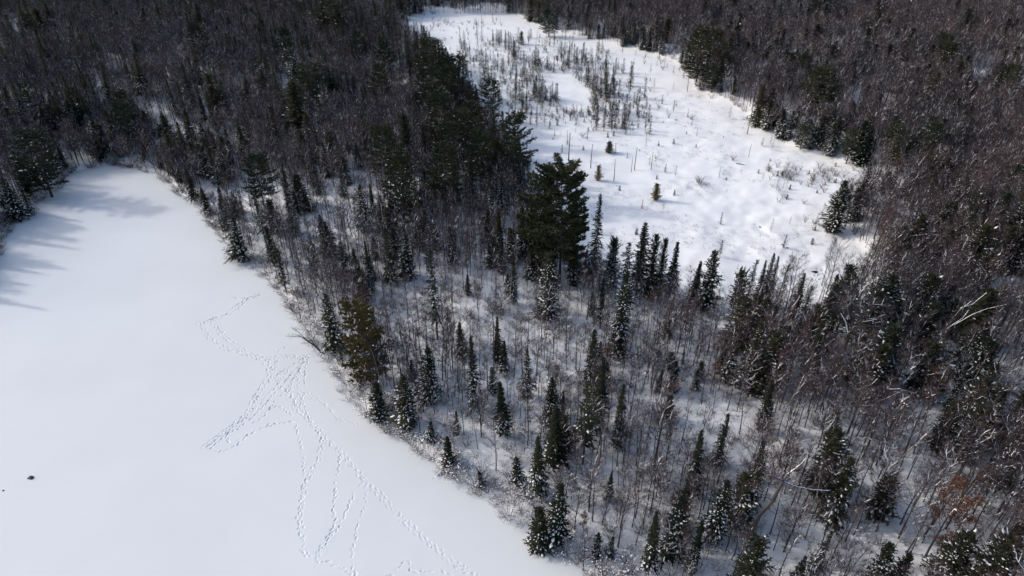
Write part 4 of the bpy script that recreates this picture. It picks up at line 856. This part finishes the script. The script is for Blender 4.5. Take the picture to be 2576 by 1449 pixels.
# ------------------------------------------------------------------ put the plants into the scene
ANCH = [(60, 120, 'on the far left hillside'), (300, 60, 'on the hillside at the upper left'), (560, 60, 'in the upper woods left of the bog'), (800, 80, 'in the upper woods near the top of the strip'), (950, 150, 'in the upper strip beside the far bog'),
 (90, 330, 'behind the big far left pine'), (250, 350, 'above the head of the lake'), (380, 400, 'on the shore at the head of the lake'), (430, 220, 'among the hardwoods above the lake head'), (620, 300, 'in the brown hardwoods of the upper strip'),
 (520, 480, 'on the upper lake shore'), (640, 560, 'behind the lone shore spruce'), (800, 480, 'in the middle of the upper strip'), (760, 690, 'on the shore above the animal tracks'), (1050, 330, 'around the black round-topped cedar'),
 (1130, 470, 'among the massive dark pines'), (1000, 620, 'around the two dark spruces above the olive pine'), (1260, 560, 'left of the great dark pine'), (1400, 740, 'at the foot of the great dark pine'), (830, 860, 'beside the olive pine on the shore'),
 (1080, 780, 'in the snowy open part of the strip'), (1180, 950, 'in the open strip above the slanting log'), (1000, 1030, 'around the two shore cedars'), (1130, 1150, 'around the slanting snowy log'), (1300, 1080, 'left of the pair of dark spruces'), (1300, 1260, 'on the lower lake shore'),
 (1400, 1400, 'beside the last shore spruce'), (1480, 1000, 'beside the tall grey spruce'), (1560, 820, 'around the great snow-plastered spruce'), (1500, 1180, 'right of the pair of dark spruces'), (1600, 1380, 'around the vase-shaped bare tree'), (1690, 1100, 'around the wide-crowned brown tree'),
 (1660, 740, 'behind the near bog-edge clump'), (1820, 800, 'around the large frosted spruce'), (1990, 830, 'behind the three spires on the bog edge'), (1800, 950, 'in the dense right strip'), (1800, 1280, 'left of the crooked old maple'), (1950, 1100, 'above the crooked old maple'),
 (2000, 1350, 'right of the crooked old maple'), (2120, 1180, 'around the shaggy hemlock'), (2180, 900, 'around the big bare tree with snowy limbs'), (2200, 1390, 'in the open woods at the bottom right'), (2350, 1150, 'in the leaning poles of the lower right'), (2420, 1330, 'around the rust-leaved tree'), (2520, 1080, 'at the right edge of the lower woods'),
 (2480, 800, 'around the dark-domed hemlock'), (2320, 700, 'near the small clearing on the right'), (2470, 600, 'around the broad hemlock on the right'), (2220, 600, 'at the right corner of the bog'), (2180, 430, 'along the right bog edge'), (2400, 430, 'inside the right woods'), (2000, 250, 'above the round dark pine on the right'), (1800, 110, 'behind the tall brown-green pine'),
 (1560, 60, 'at the far right bog edge'), (1300, 20, 'at the far end of the bog'), (2150, 120, 'on the hillside at the upper right'), (2420, 180, 'on the far right hillside'), (2250, 290, 'on the right slope above the dark pine'), (2500, 1400, 'in the bottom right corner')]
AA = np.array([[a[0], a[1]] for a in ANCH])
BANCH = [(1250, 60, 'at the far end of the bog'), (1060, 60, 'at the far left corner of the bog'), (1290, 110, 'at the far tip of the bog thicket'), (1230, 200, 'in the left part of the bog thicket'), (1420, 150, 'behind the small clearing in the bog'), (1340, 250, 'left of the small clearing in the bog'), (1460, 295, 'in front of the small clearing in the bog'), (1540, 220, 'right of the small clearing in the bog'), (1580, 300, 'at the near right end of the bog thicket'), (1460, 370, 'among the dead poles of the bog'), (1620, 380, 'among the tall dead poles in mid bog'), (1680, 180, 'on the open bog under the far right woods'), (1700, 330, 'on the open bog right of the thicket'), (1870, 350, 'along the right margin of the bog'), (1960, 440, 'in the brushy right end of the bog'), (2100, 460, 'at the brushy right corner of the bog'), (2050, 580, 'beside the snowed-in stream of the bog'), (1650, 540, 'on the bare near part of the bog')]
BB = np.array([[a[0], a[1]] for a in BANCH])
DESC = {'spire': 'dark-tipped slim spruce', 'snowy': 'snow-flecked full spruce', 'sparse': 'thin open-crowned spruce', 'cedar': 'bushy snow-dusted cedar', 'dome': 'dark dense cedar', 'pine': 'dark spreading pine', 'pole': 'slender bare tree', 'maple': 'spreading bare tree', 'birch': 'pale-barked bare birch',
        'beech': 'young tree holding rusty leaves', 'sapling': 'thin bare sapling', 'shrub': 'twiggy snow-dusted shrub', 'rustbush': 'low bush with rusty leaves', 'bogspruce': 'ragged black spruce', 'larch': 'leafless brown larch', 'tuft': 'dark conifer seedling', 'wisp': 'wispy brown bog shrub', 'snag': 'grey dead pole'}
def size_word(H, kind):
    a, b_ = {'spruce': (8, 11.5), 'cedar': (7, 10), 'pine': (12, 17), 'bare': (8, 11.5), 'birch': (8, 11), 'beech': (4.5, 7), 'sapling': (3.4, 4.5), 'shrub': (1.5, 2.1), 'bog': (3, 5.2), 'larch': (2.8, 4.8), 'snag': (4, 6), 'tuft': (1.1, 1.6), 'wisp': (1.2, 1.7)}[kind]
    return 'short' if H < a else 'tall' if H > b_ else 'middle-sized'
PRO = np.array([project(q['x'], q['y'], q['z'] + q['H'] * .6) for q in PLANTS])
LIMIT = {'bare': 300, 'spruce': 300, 'cedar': 300, 'shrub': 300}
by = {}
for i, q in enumerate(PLANTS):
    u, v, zc = PRO[i]; q['px'] = q['H'] / zc * F; q['vis'] = -15 < u < 2591 and -15 < v < 1465
    q['u'], q['v'] = u, v; by.setdefault(q['kind'], []).append(q)
SHARED = {}
def plural(d):
    for a, b_ in (('tree holding', 'trees holding'), ('bush with', 'bushes with')):
        if a in d: return d.replace(a, b_)
    return d + ('es' if d.endswith('ch') else 's')
def build_thing(q):
    cat, name = KIND[q['kind']]; p = P[q['proto']]
    rot = (q['tilt'] * math.cos(q['taz']), q['tilt'] * math.sin(q['taz']), q['rz'])
    small = q['px'] < 26 and not q['hero']
    root = bpy.data.objects.new(name, p.whole if small else None)
    root.location = (q['x'], q['y'], q['z']); root.rotation_euler = rot; root.scale = (q['s'] * q['sx'], q['s'] * q['sx'], q['s']); COL.objects.link(root)
    root['category'] = cat
    if q['label']: root['label'] = q['label']
    else:
        A, L = (BB, BANCH) if q['kind'] in ('bog', 'larch', 'tuft', 'wisp') else (AA, ANCH)
        fu, fv, _ = project(q['x'], q['y'], q['z']); j = int(np.argmin((A[:, 0] - fu) ** 2 + ((A[:, 1] - fv) * 1.4) ** 2)); key = q['proto'].rstrip('0123456789')
        root['label'] = f"{size_word(q['H'], q['kind'])} {DESC[key]} {L[j][2]}"; root['group'] = f"{size_word(q['H'], q['kind'])} {plural(DESC[key])} {L[j][2]}"; SHARED.setdefault(root['label'], []).append((fu, root, q['kind'], size_word(q['H'], q['kind']), DESC[key], L[j][2]))
    if not small:
        for pn, me in p.parts:
            c = bpy.data.objects.new(pn, me); COL.objects.link(c); c.parent = root
            if pn in ('snow_cover', 'leaves'): c['kind'] = 'stuff'
MASS = {}
for kind, lst in by.items():
    vis = [q for q in lst if q['vis']]; vis.sort(key=lambda q: (-q['hero'], -q['px']))
    lim = LIMIT.get(kind, 300)
    for q in vis[:lim]: build_thing(q)
    rest = vis[lim:] + [q for q in lst if not q['vis']]
    if rest: MASS[kind] = rest
NUM = {2: 'two', 3: 'three', 4: 'four', 5: 'five', 6: 'six', 7: 'seven', 8: 'eight'}
ORD = ['', 'second', 'third', 'fourth']
for lab, mem in SHARED.items():
    n = len(mem)
    if n == 1 or n > 8: continue
    mem.sort(key=lambda t: t[0])
    for i, (_, o, kd, sz, ds, pl) in enumerate(mem):
        w_ = 'leftmost' if i == 0 else 'rightmost' if i == n - 1 else 'middle one' if n == 3 else f'{ORD[i]} from left' if i < n / 2 else f'{ORD[n - 1 - i]} from right'
        pl_ds = plural(ds)
        new = f'{w_} of {NUM[n]} {sz} {pl_ds} {pl}'
        if len(new.split()) <= 16: o['label'] = new
def instance_mass(kind, lst):
    cat, name = KIND[kind]; protos = sorted({q['proto'] for q in lst}); c = bpy.data.collections.new(name + '_shapes')
    for i, pn in enumerate(protos):
        o = bpy.data.objects.new(f'{i:03d}', P[pn].whole); c.objects.link(o)
    me = bpy.data.meshes.new('distant_' + name + 's'); n = len(lst); me.vertices.add(n)
    me.vertices.foreach_set('co', np.array([(q['x'], q['y'], q['z']) for q in lst], dtype=np.float32).ravel())
    a = me.attributes.new('which', 'INT', 'POINT'); a.data.foreach_set('value', np.array([protos.index(q['proto']) for q in lst], dtype=np.int32))
    a = me.attributes.new('turn', 'FLOAT_VECTOR', 'POINT'); a.data.foreach_set('vector', np.array([(q['tilt'] * math.cos(q['taz']), q['tilt'] * math.sin(q['taz']), q['rz']) for q in lst], dtype=np.float32).ravel())
    a = me.attributes.new('size', 'FLOAT_VECTOR', 'POINT'); a.data.foreach_set('vector', np.array([(q['s'] * q['sx'], q['s'] * q['sx'], q['s']) for q in lst], dtype=np.float32).ravel())
    o = bpy.data.objects.new('distant_' + name + 's', me); COL.objects.link(o); o['kind'] = 'stuff'; o['category'] = cat; o['label'] = f"mass of further {name.replace('_', ' ')}s filling the snowy woods"
    ng = bpy.data.node_groups.new('scatter_' + name, 'GeometryNodeTree'); ng.interface.new_socket('Geometry', in_out='INPUT', socket_type='NodeSocketGeometry'); ng.interface.new_socket('Geometry', in_out='OUTPUT', socket_type='NodeSocketGeometry')
    N, L = ng.nodes, ng.links; gi = N.new('NodeGroupInput'); go = N.new('NodeGroupOutput'); ip = N.new('GeometryNodeInstanceOnPoints'); ci = N.new('GeometryNodeCollectionInfo')
    ci.inputs['Collection'].default_value = c; ci.inputs['Separate Children'].default_value = True; ci.inputs['Reset Children'].default_value = True; ip.inputs['Pick Instance'].default_value = True
    def attr(nm, ty):
        a_ = N.new('GeometryNodeInputNamedAttribute'); a_.data_type = ty; a_.inputs['Name'].default_value = nm; return a_.outputs['Attribute']
    e2r = N.new('FunctionNodeEulerToRotation')
    L.new(gi.outputs[0], ip.inputs['Points']); L.new(ci.outputs[0], ip.inputs['Instance']); L.new(attr('which', 'INT'), ip.inputs['Instance Index']); L.new(attr('turn', 'FLOAT_VECTOR'), e2r.inputs[0]); L.new(e2r.outputs[0], ip.inputs['Rotation']); L.new(attr('size', 'FLOAT_VECTOR'), ip.inputs['Scale']); L.new(ip.outputs[0], go.inputs[0])
    o.modifiers.new('scatter', 'NODES').node_group = ng
for kind, lst in MASS.items(): instance_mass(kind, lst)
print({k: (len(v), len(MASS.get(k, []))) for k, v in by.items()})

# ------------------------------------------------------------------ the crooked old maple, leaning pole, slanting log, tree fallen on the lake
def px_path(foot, pts, toward=0.0):
    """points over the picture positions pts, on an upright plane through the foot that faces the camera"""
    fx, fy, fz = at(*foot); out = []
    for k, (u, v) in enumerate(pts):
        d = ray(u, v); yy = fy + toward * k; t = yy / d[1]; out.append(V((d[0] * t, yy, HC + d[2] * t)))
    return out
def limb_tree(name, label, cat, foot, trunk, rad, limbs, bark='bark', twl=.8, snowy=True, seed=1):
    r = random.Random(seed); mb = MB(); tp = px_path(foot, trunk); o0 = tp[0].copy(); tp[0] = tp[0] - V((0, 0, .6)); mb.tube('trunk', tp, rad, 7)
    def snow_on(p, q, ra):
        d = q - p; sd = d.cross(V((0, 0, 1)))
        if snowy and sd.length > .15: sd = sd.normalized() * (ra * .75 + .012); u_ = V((0, 0, ra * .85 + .03)); mb.quad('snow_cover', p - sd + u_, p + sd + u_, q + sd * .9 + u_, q - sd * .9 + u_)
    for i in range(len(tp) - 1):
        if abs((tp[i + 1] - tp[i]).normalized().z) < .93: snow_on(tp[i], tp[i + 1], rad[i] * .8)
    for path, ra in limbs:
        lp = px_path(foot, path); dy = r.uniform(-1.2, 1.2)
        for i in range(len(lp)): lp[i].y += dy * i / max(1, len(lp) - 1); 
        rr_ = [ra * (1 - .8 * i / (len(lp) - 1)) for i in range(len(lp))]; mb.tube('limb', lp, rr_, 5)
        for i in range(len(lp) - 1):
            snow_on(lp[i], lp[i + 1], rr_[i] * .8)
        for k in range(int(6 + 26 * ra / .12)):
            t = r.uniform(.25, 1); o = on(lp, min(t, .98)); d = (V((r.uniform(-1, 1), r.uniform(-1, 1), r.uniform(-.2, 1)))).normalized(); L = r.uniform(.6, 1.6) * twl; e = o + d * L; mb.tube('crown', [o, e], [.022, .006], 3)
            for _ in range(5):
                f_ = o.lerp(e, r.random()); d4 = (d + V((r.uniform(-1, 1), r.uniform(-1, 1), r.uniform(-.4, .8)))).normalized(); w_ = d4.cross(V((r.uniform(-1, 1), .3, .4))).normalized() * .012; mb.tri('crown', f_ - w_, f_ + w_, f_ + d4 * r.uniform(.3, .7) * twl)
    root = bpy.data.objects.new(name, None); root.location = o0; COL.objects.link(root); root['label'] = label; root['category'] = cat
    mb.v = [p - o0 for p in mb.v]
    for pn, mt in (('trunk', bark), ('limb', bark), ('crown', 'twig'), ('snow_cover', 'snow_tree')):
        if pn in mb.f: c = bpy.data.objects.new({'limb': 'limbs'}.get(pn, pn), mb.mesh(name + '_' + pn, [pn], {pn: mt})); COL.objects.link(c); c.parent = root
limb_tree('crooked_maple', 'old crooked maple with snow lying along its bent trunk and spreading limbs', 'bare tree', (1877, 1376), [(1877, 1376), (1890, 1335), (1912, 1293), (1930, 1275), (1945, 1258), (1960, 1228), (1970, 1209)], [.34, .30, .27, .25, .24, .20, .16],
    [([(1970, 1209), (1955, 1200), (1940, 1190), (1925, 1185)], .12), ([(1945, 1258), (1925, 1248), (1900, 1232), (1890, 1215)], .10), ([(1970, 1209), (1985, 1196), (2000, 1190), (2020, 1180), (2035, 1170)], .13), ([(1972, 1212), (2000, 1221), (2040, 1225), (2080, 1224)], .10), ([(1968, 1215), (1995, 1230), (2020, 1245)], .07), ([(1950, 1195), (1945, 1165), (1935, 1130)], .08), ([(1985, 1196), (1995, 1160), (1990, 1130)], .08)], seed=4)
limb_tree('leaning_pole_tree', 'pale leaning trunk with a snow clump at its fork in the lower right woods', 'bare tree', (2212, 1260), [(2212, 1260), (2222, 1215), (2232, 1183), (2262, 1157), (2295, 1125), (2330, 1092)], [.14, .13, .13, .11, .08, .04], [([(2232, 1183), (2218, 1172), (2205, 1165)], .06), ([(2295, 1125), (2310, 1100), (2312, 1085)], .05)], bark='dead', seed=5)
limb_tree('pale_limbed_tree', 'bare tree with pale snow-lined forked limbs before the dark-domed hemlock', 'bare tree', (2370, 905), [(2370, 905), (2374, 870), (2380, 829)], [.2, .18, .16], [([(2380, 829), (2400, 818), (2425, 805), (2442, 787)], .07), ([(2380, 829), (2395, 800), (2415, 775), (2440, 755)], .06), ([(2400, 818), (2445, 790), (2480, 775), (2520, 765)], .05), ([(2415, 775), (2450, 770), (2490, 745)], .05)], bark='dead', seed=6)
limb_tree('snow_limbed_tree', 'big bare tree with thick snow-capped arms in the right woods', 'bare tree', (2157, 915), [(2157, 915), (2163, 880), (2172, 840), (2180, 808)], [.34, .32, .28, .22], [([(2180, 808), (2170, 790), (2162, 772)], .14), ([(2180, 804), (2200, 798), (2222, 785), (2230, 765)], .12), ([(2190, 766), (2212, 765), (2235, 764)], .09), ([(2178, 815), (2155, 800), (2140, 785)], .10), ([(2182, 806), (2190, 766), (2195, 745)], .10), ([(2176, 822), (2195, 816), (2215, 815)], .07)], seed=8)
limb_tree('fallen_top_tree', 'broken treetop with thick snow on its tangled limbs in the right woods', 'bare tree', (2235, 1075), [(2235, 1075), (2228, 1045), (2215, 1026)], [.16, .14, .12], [([(2215, 1026), (2185, 1020), (2160, 1022)], .12), ([(2215, 1026), (2235, 1028), (2252, 1022)], .10), ([(2205, 1020), (2200, 1010), (2225, 1000), (2265, 978)], .10), ([(2230, 980), (2262, 976), (2300, 985)], .10), ([(2195, 1045), (2205, 1060)], .12)], bark='dead', seed=9)
limb_tree('pale_limbed_tree', 'pale-armed bare tree high in the right woods above the dull green pine', 'bare tree', (2316, 262), [(2316, 262), (2312, 240), (2318, 222)], [.2, .18, .15], [([(2318, 222), (2330, 210), (2337, 190)], .13), ([(2318, 222), (2305, 212), (2290, 203)], .12), ([(2318, 222), (2345, 205), (2360, 200)], .08)], bark='pale', seed=10)
limb_tree('pale_limbed_tree', 'pale bare tree with forked top on the far right hillside', 'bare tree', (2362, 160), [(2362, 160), (2366, 140), (2372, 125)], [.2, .18, .15], [([(2372, 125), (2385, 110), (2400, 88)], .14), ([(2372, 125), (2365, 105), (2350, 92)], .12), ([(2372, 125), (2395, 105), (2403, 95)], .10)], bark='pale', seed=11)
limb_tree('pale_limbed_tree', 'pale dead-looking birch among dark hardwoods on the left hill', 'bare tree', (166, 183), [(166, 183), (162, 165), (156, 145), (153, 133)], [.2, .18, .15, .1], [([(160, 160), (152, 145), (140, 138)], .1), ([(156, 145), (163, 132), (166, 125)], .1)], bark='pale', seed=12)
limb_tree('lake_leaning_tree', 'bare tree tipped out over the lake with its twiggy crown on the snow', 'bare tree', (815, 888), [(815, 888), (795, 872), (775, 858), (760, 848), (745, 842)], [.20, .17, .13, .09, .05], [([(795, 872), (782, 852), (770, 835)], .07), ([(775, 858), (755, 835), (740, 820)], .06), ([(760, 848), (742, 842), (728, 838)], .05), ([(780, 861), (768, 866), (757, 870)], .04)], seed=13)
def log(label, a, b_, ra, lift_a, lift_b, seed=0):
    xa, ya, za = at(*a); xb, yb, zb = at(*b_); p, q = V((xa, ya, za + lift_a)), V((xb, yb, zb + lift_b)); mb = MB(); r = random.Random(seed)
    pts = [p.lerp(q, t) + V((0, 0, .06 * math.sin(t * 6))) for t in (0, .25, .5, .75, 1)]; mb.tube('trunk', pts, [ra, ra * .95, ra * .85, ra * .75, ra * .6], 7); d = (q - p).normalized(); sd = d.cross(V((0, 0, 1))).normalized()
    for i in range(4):
        w1, w2 = ra * r.uniform(.6, .95), ra * r.uniform(.6, .95); u1, u2 = V((0, 0, ra * .75)), V((0, 0, ra * 1.25)); a_, b2 = pts[i], pts[i + 1]
        mb.quad('snow_cover', a_ - sd * w1 + u1, a_ + u2, b2 + u2, b2 - sd * w2 + u1); mb.quad('snow_cover', a_ + u2, a_ + sd * w1 + u1, b2 + sd * w2 + u1, b2 + u2)
    for k in range(5):
        c = p.lerp(q, r.uniform(.3, 1)); e = c + V((r.uniform(-1, 1), r.uniform(-1, 1), r.uniform(-.1, .8))).normalized() * r.uniform(.3, .9); mb.tube('stub', [c, e], [.03, .008], 3)
    root = bpy.data.objects.new('fallen_log', None); root.location = p; COL.objects.link(root); root['label'] = label; root['category'] = 'log'; mb.v = [w - p for w in mb.v]
    for pn, mt in (('trunk', 'dead'), ('stub', 'dead'), ('snow_cover', 'snow_tree')): c = bpy.data.objects.new({'stub': 'branch_stubs'}.get(pn, pn), mb.mesh('fallen_log_' + pn, [pn], {pn: mt})); COL.objects.link(c); c.parent = root
log('long pale log slanting from the bank down onto the lake ice', (1154, 1150), (1092, 1206), .19, 1.0, .15, 1)
log('dark thin log lying on the snow of the right bog', (1851, 413), (1873, 415), .16, .3, .15, 2)
log('pale log propped in the trees at the right bog edge', (2060, 352), (2093, 345), .2, .4, 2.0, 3)
log('small dark branch lying on the lake at its lower shore', (1415, 1408), (1432, 1410), .10, .15, .1, 4)
log('long thin log half buried at the far head of the lake', (190, 441), (250, 432), .16, .15, .3, 5)
log('short fallen trunk in the snow left of the tall grey spruce', (1440, 1110), (1452, 1100), .2, .1, .5, 6)
